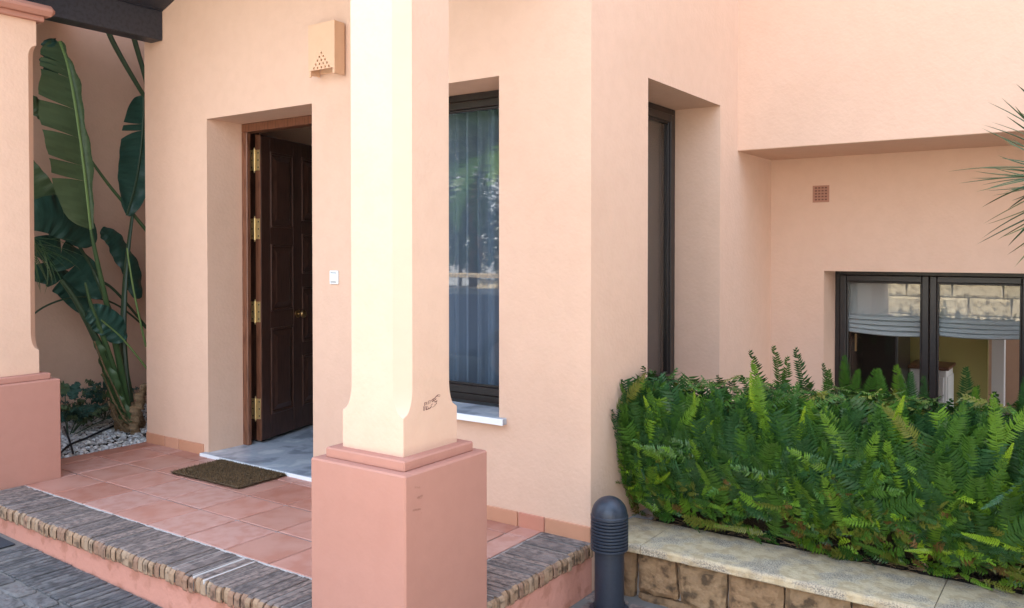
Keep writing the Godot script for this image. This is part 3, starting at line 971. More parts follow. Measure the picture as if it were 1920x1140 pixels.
func make_planter() -> void:
	var p = thing("stone_planter", "low sandstone planter with pale lichen spotted coping in front of the hedge", "planter", Vector3(0, 0, -0.078))
	build_box("core", Vector3(0.02, -0.5, -0.30), Vector3(3.4, -0.026, -0.040), M.mortar, p)
	var k = 0
	var T = -0.028
	var V = func(a, b): return Vector2(a, b)
	var quads = [
		[V.call(0.025, -0.30), V.call(0.178, -0.30), V.call(0.196, T), V.call(0.025, T)],
		[V.call(0.208, -0.212), V.call(0.400, -0.214), V.call(0.388, T), V.call(0.204, T)],
		[V.call(0.186, -0.36), V.call(0.520, -0.36), V.call(0.470, -0.222), V.call(0.205, -0.220)],
		[V.call(0.412, -0.212), V.call(0.626, -0.27), V.call(0.630, T), V.call(0.396, T)],
		[V.call(0.478, -0.36), V.call(0.86, -0.36), V.call(0.78, -0.280), V.call(0.500, -0.245)],
		[V.call(0.638, -0.268), V.call(0.872, -0.285), V.call(0.876, T), V.call(0.639, T)],
		[V.call(0.884, -0.290), V.call(1.16, -0.285), V.call(1.14, T), V.call(0.886, T)],
		[V.call(1.168, -0.29), V.call(1.45, -0.29), V.call(1.47, T), V.call(1.150, T)],
		[V.call(1.46, -0.3), V.call(1.80, -0.3), V.call(1.79, T), V.call(1.48, T)],
		[V.call(1.81, -0.3), V.call(2.1, -0.3), V.call(2.12, T), V.call(1.80, T)],
		[V.call(2.11, -0.3), V.call(2.5, -0.3), V.call(2.48, T), V.call(2.13, T)],
	]
	for c in quads:
		var st = mk()
		rough_block(st, c, 0.06, 300 + k)
		build("stone", st, M.stones[[0, 3, 2, 1, 0, 3, 1, 0, 2, 3, 1][k]], p)
		k += 1
	# coping slabs
	var xs = [0.012, 0.236, 1.45, 2.55, 3.4]
	for i in 4:
		var st = mk()
		var n = FastNoiseLite.new()
		n.seed = 400 + i
		n.frequency = 6.0
		var a: float = xs[i] + 0.0015
		var b: float = xs[i + 1] - 0.0015
		var gx = maxi(4, int((b - a) / 0.05))
		var at = func(q, j):   # j over the cross section
			var x = lerpf(a, b, float(q) / gx)
			var s = [[-0.345, -0.024], [-0.345, 0.012], [-0.335, 0.015], [-0.1, 0.016], [0.024, 0.0155], [0.033, 0.011], [0.036, 0.004], [0.036, -0.019], [0.031, -0.024]][j]
			return Vector3(x, s[1] + n.get_noise_2d(x * 2, s[0] * 3) * 0.0025, s[0] + (n.get_noise_2d(x * 4, 9.0 + s[1]) * 0.006 if j > 3 else 0.0))
		for q in gx:
			for j in 8:
				q4(st, at.call(q, j), at.call(q, j + 1), at.call(q + 1, j + 1), at.call(q + 1, j))
		for e in [0, gx]:
			for j in range(1, 8):
				if e: t3(st, at.call(e, 0), at.call(e, j), at.call(e, j + 1))
				else: t3(st, at.call(e, 0), at.call(e, j + 1), at.call(e, j))
		build("coping_slab", st, M.coping, p)
	st_litter()
	# bed of soil behind the coping
	var soil = structure("soil_bed")
	var st = mk()
	var nz = FastNoiseLite.new()
	nz.seed = 77
	nz.frequency = 5.0
	var f = func(i, j):
		var x = 0.002 + i * 0.04
		var z = -0.424 - j * 0.046
		return Vector3(x, 0.004 + nz.get_noise_2d(x, z) * 0.02 - (0.012 if j == 0 else 0.0), z)
	for i in 100:
		for j in 47:
			q4(st, f.call(i, j), f.call(i + 1, j), f.call(i + 1, j + 1), f.call(i, j + 1))
	build("soil", st, M.soil, soil)

# ---------------------------------------------------------------- plants
# fern frond: base at the origin, grows along +y, upper face towards +z
func frond_mesh(seed_: int, L: float, W: float, arc: float, cut := 1.0, pairs := 22, sway := 0.0) -> ArrayMesh:
	var r = RandomNumberGenerator.new()
	r.seed = seed_
	var st = SurfaceTool.new()
	st.begin(Mesh.PRIMITIVE_TRIANGLES)
	st.set_smooth_group(-1)
	var pts = []
	var p = Vector3.ZERO
	var n = 14
	for i in n + 1:
		pts.append(p)
		var a = arc * pow(float(i) / n, 1.3)
		p += Vector3(sin(sway * i / n), cos(a), sin(a)) * (L * cut / n)
	var at = func(t):
		var f: float = clampf(t / cut, 0, 1) * n
		var i = mini(int(f), n - 1)
		return pts[i].lerp(pts[i + 1], f - i)
	# rachis
	st.set_color(Color(1.15, 0.95, 0.7))
	for i in n:
		var w = 0.0016 * (1.0 - 0.6 * i / n)
		q4(st, pts[i] + Vector3(-w, 0, 0.0005), pts[i] + Vector3(w, 0, 0.0005), pts[i + 1] + Vector3(w, 0, 0.0005), pts[i + 1] + Vector3(-w, 0, 0.0005))
	var sp = L * 0.93 / pairs
	for k in pairs:
		var t = 0.06 + 0.93 * k / pairs
		if t > cut: break
		var wd = W * 0.5 * pow(minf(1.0, (t + 0.05) / 0.22), 0.7) * (1.0 - pow(t, 3.0) * 0.86)
		for s in [-1.0, 1.0]:
			if r.randf() < 0.03: continue
			var o: Vector3 = at.call(minf(t + (0.5 / pairs if s > 0 else 0.0), cut))
			var d: Vector3 = (at.call(minf(t + 0.04, cut)) - at.call(maxf(t - 0.04, 0))).normalized()
			var side = Vector3(s, 0, 0)
			var nrm = side.cross(d) * s
			var l = wd * r.randf_range(0.86, 1.08)
			var dir = (side + d * (0.16 + 0.35 * t) + nrm * r.randf_range(-0.32, 0.10)).normalized()
			var wv = (d - dir * d.dot(dir)).normalized() * sp * 0.46
			var lift = nrm * r.randf_range(-0.002, 0.002)
			var b = r.randf_range(0.82, 1.18)
			st.set_color(Color(b, b, b))
			var m = o + dir * l * 0.42 + lift
			var tip = o + dir * l - nrm * l * r.randf_range(0.0, 0.22) + d * sp * 0.25
			if s > 0:
				q4(st, o - wv * 0.55, m - wv * 1.0, m + wv * 0.9, o + wv * 0.8)
				t3(st, m - wv * 1.0, tip, m + wv * 0.9)
			else:
				q4(st, o + wv * 0.8, m + wv * 0.9, m - wv * 1.0, o - wv * 0.55)
				t3(st, m + wv * 0.9, tip, m - wv * 1.0)
	return done(st)

func frond_basis(dir: Vector3, face: Vector3) -> Basis:
	var y = dir.normalized()
	var z = (face - y * face.dot(y)).normalized()
	return Basis(y.cross(z), y, z)

func hedge_front(y: float) -> float:   # z of the clipped front face at height y
	var c = [[0.0, -0.41], [0.08, -0.33], [0.20, -0.265], [0.38, -0.225], [0.56, -0.210], [0.68, -0.235], [0.73, -0.29]]
	for i in 6:
		if y <= c[i + 1][0]:
			return lerpf(c[i][1], c[i + 1][1], clampf((y - c[i][0]) / (c[i + 1][0] - c[i][0]), 0, 1))
	return -0.29

func make_hedge() -> void:
	var h = thing("fern_hedge", "dense clipped hedge of green sword ferns growing above the pale coping", "hedge", Vector3.ZERO)
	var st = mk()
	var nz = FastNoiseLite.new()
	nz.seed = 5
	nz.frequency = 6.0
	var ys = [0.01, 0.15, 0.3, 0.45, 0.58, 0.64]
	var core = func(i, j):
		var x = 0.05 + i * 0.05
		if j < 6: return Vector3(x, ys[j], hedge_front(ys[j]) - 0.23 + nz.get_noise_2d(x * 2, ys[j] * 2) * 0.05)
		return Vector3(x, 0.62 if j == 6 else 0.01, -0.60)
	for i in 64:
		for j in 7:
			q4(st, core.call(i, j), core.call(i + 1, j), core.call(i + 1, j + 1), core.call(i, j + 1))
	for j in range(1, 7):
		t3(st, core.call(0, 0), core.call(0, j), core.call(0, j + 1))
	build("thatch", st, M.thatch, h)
	var kinds = [frond_mesh(1, 0.38, 0.100, 0.25, 1.0, 30), frond_mesh(2, 0.34, 0.090, 0.5, 1.0, 26, 0.2), frond_mesh(3, 0.40, 0.120, 0.2, 0.62, 28), frond_mesh(4, 0.26, 0.068, 1.1, 1.0, 22, -0.25),
		frond_mesh(5, 0.36, 0.088, 0.5, 0.75, 28, 0.1), frond_mesh(6, 0.17, 0.064, 0.6, 1.0, 11, 0.3), frond_mesh(7, 0.11, 0.056, 1.0, 1.0, 6, -0.3), frond_mesh(8, 0.26, 0.046, 0.3, 1.0, 26)]
	rng.seed = 2024
	var cols = [[0.032, 0.082, 0.014], [0.028, 0.072, 0.018], [0.048, 0.110, 0.014], [0.092, 0.175, 0.016], [0.190, 0.290, 0.018], [0.115, 0.125, 0.020], [0.120, 0.065, 0.020], [0.026, 0.070, 0.022]]
	var lots = []
	for k in kinds.size(): lots.append([])
	var singles = 0
	var total = 2700
	for i in total:
		var single = i < 290
		var x = rng.randf_range(-0.02, 3.1) if not single else rng.randf_range(0.0, 2.1)
		var zone = rng.randf()
		var k: int
		var c: int
		var P: Vector3
		var dir: Vector3
		var face: Vector3
		var sc = rng.randf_range(0.85, 1.15) * (1.2 if single else 1.0)
		var sink = 0.0 if single else rng.randf_range(0.0, 0.15)
		if zone < 0.16:   # clipped top
			k = [2, 4, 0, 1][rng.randi() % 4]
			c = [0, 1, 2, 0, 1, 7, 5][rng.randi() % 7]
			P = Vector3(x, 0.73 + rng.randf_range(-0.03, 0.008), rng.randf_range(-0.58, -0.33))
			dir = Vector3(rng.randfn(0, 0.22), 1.0, rng.randfn(0.05, 0.22))
			face = Vector3(rng.randfn(0, 0.5), 0.3, 1.0)
			if rng.randf() < 0.45:   # folded over by the shears: lies across the top
				dir = Vector3(rng.randfn(0, 0.8), 0.12, rng.randfn(0.3, 0.6))
				face = Vector3(0, 1, 0.2)
				k = [5, 6, 2, 7][rng.randi() % 4]
		elif zone < 0.66:   # upper half of the front
			k = [0, 0, 1, 2, 2, 4][rng.randi() % 6]
			c = [0, 1, 1, 2, 7, 7, 0, 3, 2, 0][rng.randi() % 10]
			var y = rng.randf_range(0.36, 0.73)
			P = Vector3(x, y, hedge_front(y) - sink + rng.randf_range(-0.01, 0.015))
			dir = Vector3(rng.randfn(0, 0.20), 0.9, rng.randf_range(-0.05, 0.15))
			face = Vector3(rng.randfn(0, 0.45), rng.randf_range(0.0, 0.5), 1.0)
			if y < 0.52 and rng.randf() < 0.5:
				dir = Vector3(rng.randfn(0, 0.9), rng.randf_range(0.2, 0.8), rng.randf_range(0.0, 0.4))
		else:   # lower half: smaller, drooping, yellower
			k = [5, 6, 6, 6, 5, 5, 7][rng.randi() % 7]
			sc *= 0.78 if single else 0.9
			c = [0, 2, 3, 5, 3, 0, 3, 2, 4, 5, 6, 7][rng.randi() % 12]
			var y = pow(rng.randf(), 0.8) * 0.44 + 0.01
			P = Vector3(x, y, hedge_front(y) - sink + rng.randf_range(-0.01, 0.03))
			dir = Vector3(rng.randfn(0, 0.9), rng.randf_range(-0.5, 1.0), rng.randf_range(-0.1, 0.5))
			face = Vector3(rng.randfn(0, 0.6), rng.randf_range(-0.1, 0.9), 1.0)
			if y < 0.2:
				dir.y = absf(dir.y) * 0.7 - 0.12
		if x < 0.06:
			dir.x = absf(dir.x) * 0.4
			P.x = maxf(P.x, 0.02)
		var d = dir.normalized()
		var len: float = [0.38, 0.33, 0.25, 0.25, 0.27, 0.16, 0.11, 0.25][k] * sc
		var B = P - d * len * (rng.randf_range(0.72, 0.95) if P.y < 0.56 else rng.randf_range(0.94, 1.02))
		B.y = maxf(B.y, 0.03)   # rooted inside the hedge, leaning out of it
		B.z = minf(B.z, hedge_front(B.y) - 0.05)
		d = (P - B).normalized()
		var b = frond_basis(d, face).scaled(Vector3.ONE * clampf((P - B).length() / (len / sc) * 1.02, 0.5, 1.25))
		var T = Transform3D(b, B)
		if T.origin.x < 0.012: T.origin.x = 0.012
		if single:
			var o = part("frond", kinds[k], M.fronds[c], h)
			o.transform = T
		else:
			lots[k].append([T, c])
	# bright young fronds that stand out of the clipped face, where the photograph shows them
	for f in [[1215, 760, 12, 4], [1305, 752, -16, 4], [1330, 800, -34, 4], [1408, 718, 2, 4], [1422, 735, 3, 3], [1290, 782, -40, 3], [1508, 780, -18, 4], [1570, 830, 24, 3], [1625, 862, -22, 3], [1690, 760, -20, 4], [1705, 812, 40, 5], [1790, 812, -18, 2], [1868, 806, 2, 3], [1893, 850, -24, 4], [1912, 790, -38, 3], [1540, 875, 62, 3], [1560, 940, 18, 3], [1265, 850, 82, 2], [1186, 735, -46, 5]]:
		var P = px(f[0], f[1], 2, -0.225)
		var a = deg_to_rad(f[2])
		var d = Vector3(-sin(a), cos(a), 0.22).normalized()
		var o = part("frond", kinds[7 if f[3] == 4 else 0], M.fronds[f[3]], h)
		var B = P - d * 0.16
		B.z = minf(B.z, hedge_front(clampf(B.y, 0, 0.7)) - 0.03)
		d = (P + d * 0.1 - B).normalized()
		o.transform = Transform3D(frond_basis(d, Vector3(rng.randfn(0, 0.2), 0.1, 1)).scaled(Vector3.ONE * 0.85), B)
	for k in kinds.size():
		var mm = MultiMesh.new()
		mm.transform_format = MultiMesh.TRANSFORM_3D
		mm.use_colors = true
		mm.mesh = kinds[k]
		mm.instance_count = lots[k].size()
		for i in lots[k].size():
			mm.set_instance_transform(i, lots[k][i][0])
			var c = cols[lots[k][i][1]]
			var v = rng.randf_range(0.85, 1.35)
			mm.set_instance_color(i, Color(c[0] * v, c[1] * v, c[2] * v))
		var mi = MultiMeshInstance3D.new()
		mi.name = "fronds"
		mi.multimesh = mm
		mi.material_override = M.frond_white
		h.add_child(mi, true)
		tag(mi, "", "", "", "stuff")

func fern_clump(at: Vector3, tips: Array, label: String, seed_: int) -> void:   # a free-standing fern; tips = points the fronds reach
	var t = thing("sword_fern", label, "fern", at, 0.0, "unclipped ferns behind the hedge")
	var big = [frond_mesh(21, 0.80, 0.15, 0.25, 1.0, 64), frond_mesh(22, 0.80, 0.16, 0.5, 1.0, 64, 0.1), frond_mesh(23, 0.80, 0.14, 0.8, 1.0, 64, -0.1)]
	var r = RandomNumberGenerator.new()
	r.seed = seed_
	for q in tips:
		var foot = Vector3(r.randf_range(-0.06, 0.06), 0, r.randf_range(-0.06, 0.06))
		var d: Vector3 = q[0] - at - foot
		var o = part("frond", big[q[1]], M.fronds[q[2]], t)
		var reach: float = [0.79, 0.75, 0.68][q[1]]
		var lean: float = [0.06, 0.18, 0.30][q[1]]
		var fw = Vector3(r.randfn(0, 0.35), 0.1, 1).normalized()
		var b = frond_basis(d.normalized(), fw)
		b = frond_basis((d.normalized() - b.z * lean).normalized(), fw)
		o.transform = Transform3D(b.scaled(Vector3.ONE * d.length() / reach), foot)

func make_ferns() -> void:
	var P = func(x, y, z): return px(x, y, 2, z)
	fern_clump(Vector3(0.56, 0.0, -1.0), [[P.call(1426, 692, -0.95), 2, 0], [P.call(1466, 686, -1.0), 2, 2], [P.call(1484, 706, -1.05), 2, 2]], "small arching fern behind the hedge against the bare peach wall", 1)
	fern_clump(Vector3(0.90, 0.0, -1.0), [[P.call(1515, 688, -0.95), 2, 1], [P.call(1552, 680, -0.95), 0, 1], [P.call(1588, 664, -0.95), 0, 0], [P.call(1570, 690, -0.9), 1, 2], [P.call(1608, 690, -0.9), 0, 2], [P.call(1540, 705, -0.9), 1, 2], [P.call(1625, 700, -1.0), 1, 2]], "tallest pointed fern in front of the window's wall edge behind the hedge", 2)
	fern_clump(Vector3(1.20, 0.0, -1.0), [[P.call(1648, 690, -0.95), 0, 2], [P.call(1668, 698, -0.95), 1, 3], [P.call(1696, 702, -0.95), 0, 2], [P.call(1706, 696, -1.0), 0, 1], [P.call(1722, 715, -0.95), 1, 1]], "broad fern in front of the window's centre mullion behind the hedge", 3)
	fern_clump(Vector3(1.44, 0.0, -1.0), [[P.call(1795, 702, -0.95), 1, 1], [P.call(1835, 725, -0.95), 0, 3], [P.call(1815, 735, -0.95), 1, 2]], "low fern in front of the pane with the yellow green room", 4)
	fern_clump(Vector3(1.72, 0.0, -1.0), [[P.call(1916, 702, -0.9), 0, 1], [P.call(1935, 690, -0.9), 1, 1], [P.call(1905, 730, -0.9), 1, 0], [P.call(1950, 720, -0.9), 1, 2]], "dark fern at the far end of the window behind the hedge", 5)

func blade(L: float, W: float, arc: float, fold: float) -> ArrayMesh:   # sword-shaped leaf along +y
	var st = SurfaceTool.new()
	st.begin(Mesh.PRIMITIVE_TRIANGLES)
	st.set_smooth_group(-1)
	var p = Vector3.ZERO
	var n = 8
	var prev = []
	for i in n + 1:
		var t = float(i) / n
		var w = W * 0.5 * (0.55 + 0.45 * sin(minf(t * 2.2, 1.0) * PI / 2)) * pow(1.0 - t, 0.55)
		var row = [p + Vector3(-w, 0, w * fold), p, p + Vector3(w, 0, w * fold)]
		if i:
			for s in 2:
				st.set_color(Color(1, 1, 1).lerp(Color(0.9, 0.75, 0.6), pow(t, 4)))
				q4(st, prev[s], prev[s + 1], row[s + 1], row[s])
		prev = row
		var a = arc * t
		p += Vector3(0, cos(a), sin(a)) * (L / n)
	return done(st)

func make_yucca() -> void:
	var t = thing("yucca", "spiky yucca with narrow green leaves in front of the overhang", "yucca", Vector3(1.87, 0.0, -1.15))
	var st = mk()
	tube(st, smooth([Vector3(0.03, 0, 0), Vector3(0.0, 0.7, 0.02), Vector3(0.0, 1.72, 0)], 6), 0.055, 10)
	build("trunk", st, M.dry, t)
	var kinds = [blade(0.42, 0.032, 0.15, 0.5), blade(0.46, 0.030, 0.4, 0.5), blade(0.38, 0.032, -0.15, 0.5)]
	var ms = [leaf_mat(lin(0.055, 0.115, 0.060), 0.45, 0.3), leaf_mat(lin(0.085, 0.135, 0.065), 0.45, 0.3), leaf_mat(lin(0.15, 0.16, 0.07), 0.5, 0.3)]
	rng.seed = 31
	for i in 150:
		var el = lerpf(-0.95, 1.35, pow(rng.randf(), 1.15))
		var az = rng.randf() * TAU
		var d = Vector3(cos(az) * cos(el), sin(el), sin(az) * cos(el))
		var o = part("leaf", kinds[rng.randi() % 3], ms[2] if el < -0.45 else ms[rng.randi() % 2], t)
		var s = rng.randf_range(0.85, 1.1)
		o.transform = Transform3D(frond_basis(d, Vector3.DOWN if el < 1.2 else Vector3.RIGHT).scaled(Vector3.ONE * s), Vector3(0, 1.70 + el * 0.07 + rng.randf_range(-0.05, 0.05), 0) + d * 0.035)

# large paddle leaf: midrib through points, half widths left and right of it (metres), tears as fractions along it
func paddle(mid: Array, across: Vector3, wl: float, wr: float, tears: Array, droop := 0.12, seed_ := 1, fold_r := 0.0) -> ArrayMesh:
	var r = RandomNumberGenerator.new()
	r.seed = seed_
	var st = SurfaceTool.new()
	st.begin(Mesh.PRIMITIVE_TRIANGLES)
	st.set_smooth_group(0)
	var m = smooth(mid, 8)
	var n = m.size() - 1
	var pt = func(t):
		var f: float = clampf(t, 0, 1) * n
		var i = mini(int(f), n - 1)
		return m[i].lerp(m[i + 1], f - i)
	var shape = func(t): return pow(clampf(sin(PI * pow(clampf(t, 0.0, 1.0) * 0.97 + 0.02, 0.75)), 0, 1), 0.55)
	for s in [-1.0, 1.0]:
		var w: float = wl if s < 0 else wr
		var cuts = [0.0]
		for c in tears:
			if (c[1] as int) == int(s) or c[1] == 0: cuts.append(c[0])
		cuts.append(1.0)
		for q in cuts.size() - 1:
			var t0: float = cuts[q]
			var t1: float = cuts[q + 1]
			var rows = maxi(4, int((t1 - t0) * 64))
			var g = []
			for i in rows + 1:
				var u = float(i) / rows
				var t = lerpf(t0, t1, u)
				var d: Vector3 = (pt.call(t + 0.02) - pt.call(t - 0.02)).normalized()
				var ac = (across - d * across.dot(d)).normalized()
				var nn = ac.cross(d)
				var row = []
				for k in 5:
					var v = k / 4.0
					var pull = (0.5 - u) * (t1 - t0) * 0.16 * v * v if cuts.size() > 2 else 0.0
					var base: Vector3 = pt.call(t + pull)
					var ww: float = w * shape.call(t) * v
					var wave = sin(t * 46.0 + seed_) * 0.007 * v + sin(t * 17.0 + v * 3.0) * 0.014 * v + (0.0022 if i % 2 else 0.0) * minf(v * 4.0, 1.0)
					row.append(base + (ac * s * ww).rotated(d, fold_r * v if s > 0 else 0.0) - nn * (droop * ww * v) + d * ww * 0.22 + nn * wave)
				g.append(row)
			for i in rows:
				for k in 4:
					var b = 0.92 + 0.16 * sin((lerpf(t0, t1, float(i) / rows)) * 130.0 + k) * r.randf()
					st.set_color(Color(b, b, b))
					if s > 0: q4(st, g[i][k], g[i][k + 1], g[i + 1][k + 1], g[i + 1][k])
					else: q4(st, g[i][k + 1], g[i][k], g[i + 1][k], g[i + 1][k + 1])
	st.index()
	return done(st)

func make_side_garden() -> void:
	# wall of the neighbouring plot, with added unseen panels and covers that darken the passage
	var w = thing("garden_wall", "tall shaded wall behind the large leaved plant", "wall")
	build_box("wall_face", Vector3(-5.55, -0.4, -7.2), Vector3(-5.3, 6.5, 3.0), M.paint, w, 0.006)
	build_box("added_end_panel", Vector3(-5.3, -0.4, -1.75), Vector3(-3.64, 7.2, -1.55), M.paint, w)  # added out of view to stop sun entering the passage
	build_box("added_street_panel", Vector3(-5.3, -0.4, 1.75), Vector3(-3.7, 3.35, 1.95), M.paint, w, 0.006)  # added out of view to keep street light off the plants
	build_box("added_canopy", Vector3(-4.98, 3.35, -1.55), Vector3(-3.651, 3.47, -0.25), M.timber, w, 0.004)  # unseen cover added to darken the passage, open beside the wall
	build_box("added_canopy", Vector3(-5.3, 3.35, -0.249), Vector3(-3.651, 3.47, 1.9), M.timber, w, 0.004)  # second added cover, closes off the sky towards the street
	var soil = structure("garden_bed")
	build_box("soil", Vector3(-5.299, -0.42, -1.54), Vector3(-3.665, -0.045, 1.2), M.soil, soil)
	# white gravel
	rng.seed = 17
	var peb = mk()
	var sp = SphereMesh.new()
	sp.radius = 1.0
	sp.height = 2.0
	sp.radial_segments = 7
	sp.rings = 4
	var mm = MultiMesh.new()
	mm.transform_format = MultiMesh.TRANSFORM_3D
	mm.use_colors = true
	mm.mesh = sp
	mm.instance_count = 5200
	for i in 5200:
		var p = Vector3(rng.randf_range(-5.25, -3.69), -0.045 + rng.randf_range(0.0, 0.014), rng.randf_range(-1.1, 0.95))
		var s = rng.randf_range(0.008, 0.017)
		var b = Basis.from_euler(Vector3(rng.randf() * TAU, rng.randf() * TAU, rng.randf() * TAU)).scaled(Vector3(s * rng.randf_range(0.8, 1.4), s * rng.randf_range(0.6, 0.8), s))
		mm.set_instance_transform(i, Transform3D(b, p))
		var v = rng.randf_range(0.28, 0.78)
		var warm = rng.randf_range(0.0, 0.16)
		mm.set_instance_color(i, Color(v, v * (1 - warm * 0.6), v * (1 - warm * 1.3)))
	var gi = MultiMeshInstance3D.new()
	gi.name = "gravel"
	gi.multimesh = mm
	var gm = StandardMaterial3D.new()
	gm.vertex_color_use_as_albedo = true
	gm.roughness = 0.8
	gi.material_override = gm
	add_child(gi)
	tag(gi, "white gravel spread beside the terracotta porch tiles", "gravel", "", "stuff")
	var st = mk()
	tube(st, smooth([Vector3(-3.70, -0.012, 0.63), px(128, 836, 1, -0.012), px(160, 822, 1, -0.012), px(205, 802, 1, -0.012), px(238, 790, 1, -0.02)], 6), 0.008, 8)
	var hose = build("irrigation_hose", st, M.black, self)
	tag(hose, "thin black irrigation hose lying across the white gravel", "hose")
	st = mk()
	tube(st, smooth([px(120, 800, 1, -0.014), px(131, 828, 1, -0.014), px(137, 850, 1, -0.014)], 6), 0.007, 8)
	hose = build("irrigation_hose_001", st, M.black, self)
	tag(hose, "short black hose end crossing the longer hose beside the column", "hose")
	make_banana()
	make_low_shrubs()

func make_banana() -> void:
	var t = thing("banana_plant", "large leaved banana plant with torn paddle leaves in the side passage", "plant", Vector3(-4.38, -0.04, -0.30))
	var o = t.position
	var P = func(x, y, X): return px(x, y, 0, X) - o
	var st = mk()
	var back = Vector3(0, 0, -1)   # seen from the street side, left in the picture = +z, right = -z
	# big pale leaf, its broad half towards the left
	var mid = [P.call(170, 430, -4.25), P.call(160, 340, -4.25), P.call(150, 260, -4.27), P.call(138, 180, -4.32), P.call(126, 120, -4.38), P.call(112, 78, -4.45)]
	var lf = part("leaf", paddle(mid, Vector3(-0.25, 0, -1), 0.29, 0.07, [[0.20, -1], [0.27, -1], [0.40, -1], [0.53, -1], [0.70, -1], [0.745, -1], [0.78, -1]], 0.10, 3, -1.2), M.banana, t)
	lf.set_meta("label", "broad pale green leaf torn along its left edge")
	st = mk(); tube(st, smooth(mid, 6), 0.011, 8); part("midrib", done(st), M.stalk_pale, lf)
	# dark folded tip
	part("leaf", paddle([P.call(126, 130, -4.40), P.call(115, 105, -4.42), P.call(100, 72, -4.44)], Vector3(-0.3, 0, -1), 0.13, 0.09, [[0.5, 0]], 0.3, 5), M.banana_dark, t)
	part("leaf", paddle([P.call(100, 155, -4.46), P.call(95, 115, -4.47), P.call(92, 72, -4.46)], Vector3(-0.3, 0, -1), 0.075, 0.075, [[0.55, -1]], 0.25, 6), M.banana_dark, t)
	# hanging dark leaf at the house corner
	mid = [P.call(270, 178, -4.5), P.call(268, 240, -4.5), P.call(262, 300, -4.5), P.call(252, 355, -4.5), P.call(238, 404, -4.5)]
	lf = part("leaf", paddle(mid, Vector3(0.3, 0, -1), 0.17, 0.13, [[0.22, -1], [0.27, -1]], 0.25, 9), M.banana_dark, t)
	st = mk(); tube(st, smooth(mid, 6), 0.010, 8); part("midrib", done(st), M.stalk_dark, lf)
	# dark leaf behind the column, a bright one under it
	part("leaf", paddle([P.call(180, 455, -4.55), P.call(140, 420, -4.5), P.call(95, 405, -4.45), P.call(30, 412, -4.4)], Vector3(0.1, 1, 0.1), 0.15, 0.17, [[0.5, 1]], 0.2, 11), M.banana_dark, t)
	part("leaf", paddle([P.call(110, 420, -4.6), P.call(84, 375, -4.6), P.call(55, 325, -4.6), P.call(30, 285, -4.6)], Vector3(-0.1, 0.3, 1), 0.10, 0.13, [], 0.2, 12), M.banana, t)
	part("leaf", paddle([P.call(95, 225, -4.7), P.call(70, 200, -4.7), P.call(35, 180, -4.7)], Vector3(0, 1, 0.4), 0.07, 0.07, [], 0.2, 13), M.banana, t)
	part("leaf", paddle([P.call(232, 640, -4.2), P.call(212, 612, -4.2), P.call(188, 592, -4.2), P.call(165, 582, -4.2)], Vector3(0.1, 1, -0.4), 0.11, 0.10, [], 0.25, 14), M.banana_dark, t)
	part("leaf", paddle([P.call(190, 560, -4.7), P.call(150, 505, -4.7), P.call(105, 470, -4.65), P.call(55, 460, -4.6)], Vector3(0.1, 1, 0.2), 0.13, 0.13, [[0.4, -1], [0.6, 1]], 0.25, 15), M.banana_dark, t)
	part("leaf", paddle([P.call(165, 590, -4.9), P.call(130, 540, -4.9), P.call(95, 515, -4.85), P.call(50, 515, -4.8)], Vector3(0.1, 1, 0.2), 0.10, 0.11, [[0.5, -1]], 0.25, 16), M.banana_dark, t)
	part("leaf", paddle([P.call(262, 560, -4.9), P.call(245, 500, -4.9), P.call(215, 450, -4.9), P.call(190, 430, -4.9)], Vector3(-0.1, 0.4, -1), 0.09, 0.09, [], 0.25, 17), M.banana_dark, t)
	# leaf stalks
	var stalks = [
		[[[244, 795, -4.36], [226, 690, -4.3], [200, 570, -4.28], [180, 480, -4.26], [170, 430, -4.25]], 0.034, 0.012, 0],
		[[[170, -30, -4.55], [188, 20, -4.53], [210, 75, -4.52], [240, 130, -4.5], [270, 180, -4.5]], 0.026, 0.018, 1],
		[[[240, 30, -4.45], [255, 85, -4.45], [268, 130, -4.45], [278, 170, -4.45]], 0.024, 0.018, 1],
		[[[138, 255, -4.6], [170, 300, -4.6], [205, 348, -4.58], [240, 390, -4.56], [285, 445, -4.5]], 0.010, 0.016, 0],
		[[[115, 525, -4.3], [140, 560, -4.3], [175, 625, -4.3], [215, 710, -4.32], [242, 795, -4.36]], 0.016, 0.040, 1],
		[[[250, 392, -4.52], [240, 470, -4.48], [233, 560, -4.44], [232, 660, -4.4], [246, 795, -4.38]], 0.012, 0.036, 1],
		[[[238, 465, -4.3], [248, 530, -4.3], [260, 590, -4.3], [274, 650, -4.3]], 0.007, 0.009, 2],
		[[[190, 600, -4.19], [225, 630, -4.2], [255, 665, -4.2], [282, 700, -4.2]], 0.006, 0.009, 2],
		[[[45, 605, -4.8], [80, 577, -4.8], [125, 560, -4.8], [175, 558, -4.8], [225, 575, -4.8], [285, 625, -4.8]], 0.008, 0.010, 1],
		[[[160, 520, -4.75], [195, 530, -4.75], [225, 555, -4.75], [280, 620, -4.75]], 0.012, 0.010, 1],
		[[[145, 455, -4.7], [180, 520, -4.7], [215, 610, -4.6], [240, 720, -4.5], [248, 795, -4.42]], 0.012, 0.034, 1],
		[[[160, 530, -4.18], [172, 575, -4.2], [200, 650, -4.25], [235, 760, -4.32]], 0.008, 0.030, 0],
	]
	for s in stalks:
		var pts = []
		for q in s[0]: pts.append(P.call(q[0], q[1], q[2]))
		pts = smooth(pts, 5)
		var rr = []
		for i in pts.size(): rr.append(lerpf(s[1], s[2], float(i) / (pts.size() - 1)))
		st = mk()
		tube(st, pts, rr, 9, 0.8)
		part("stalk", done(st), [M.stalk, M.stalk_dark, M.stalk_pale][s[3]], t)
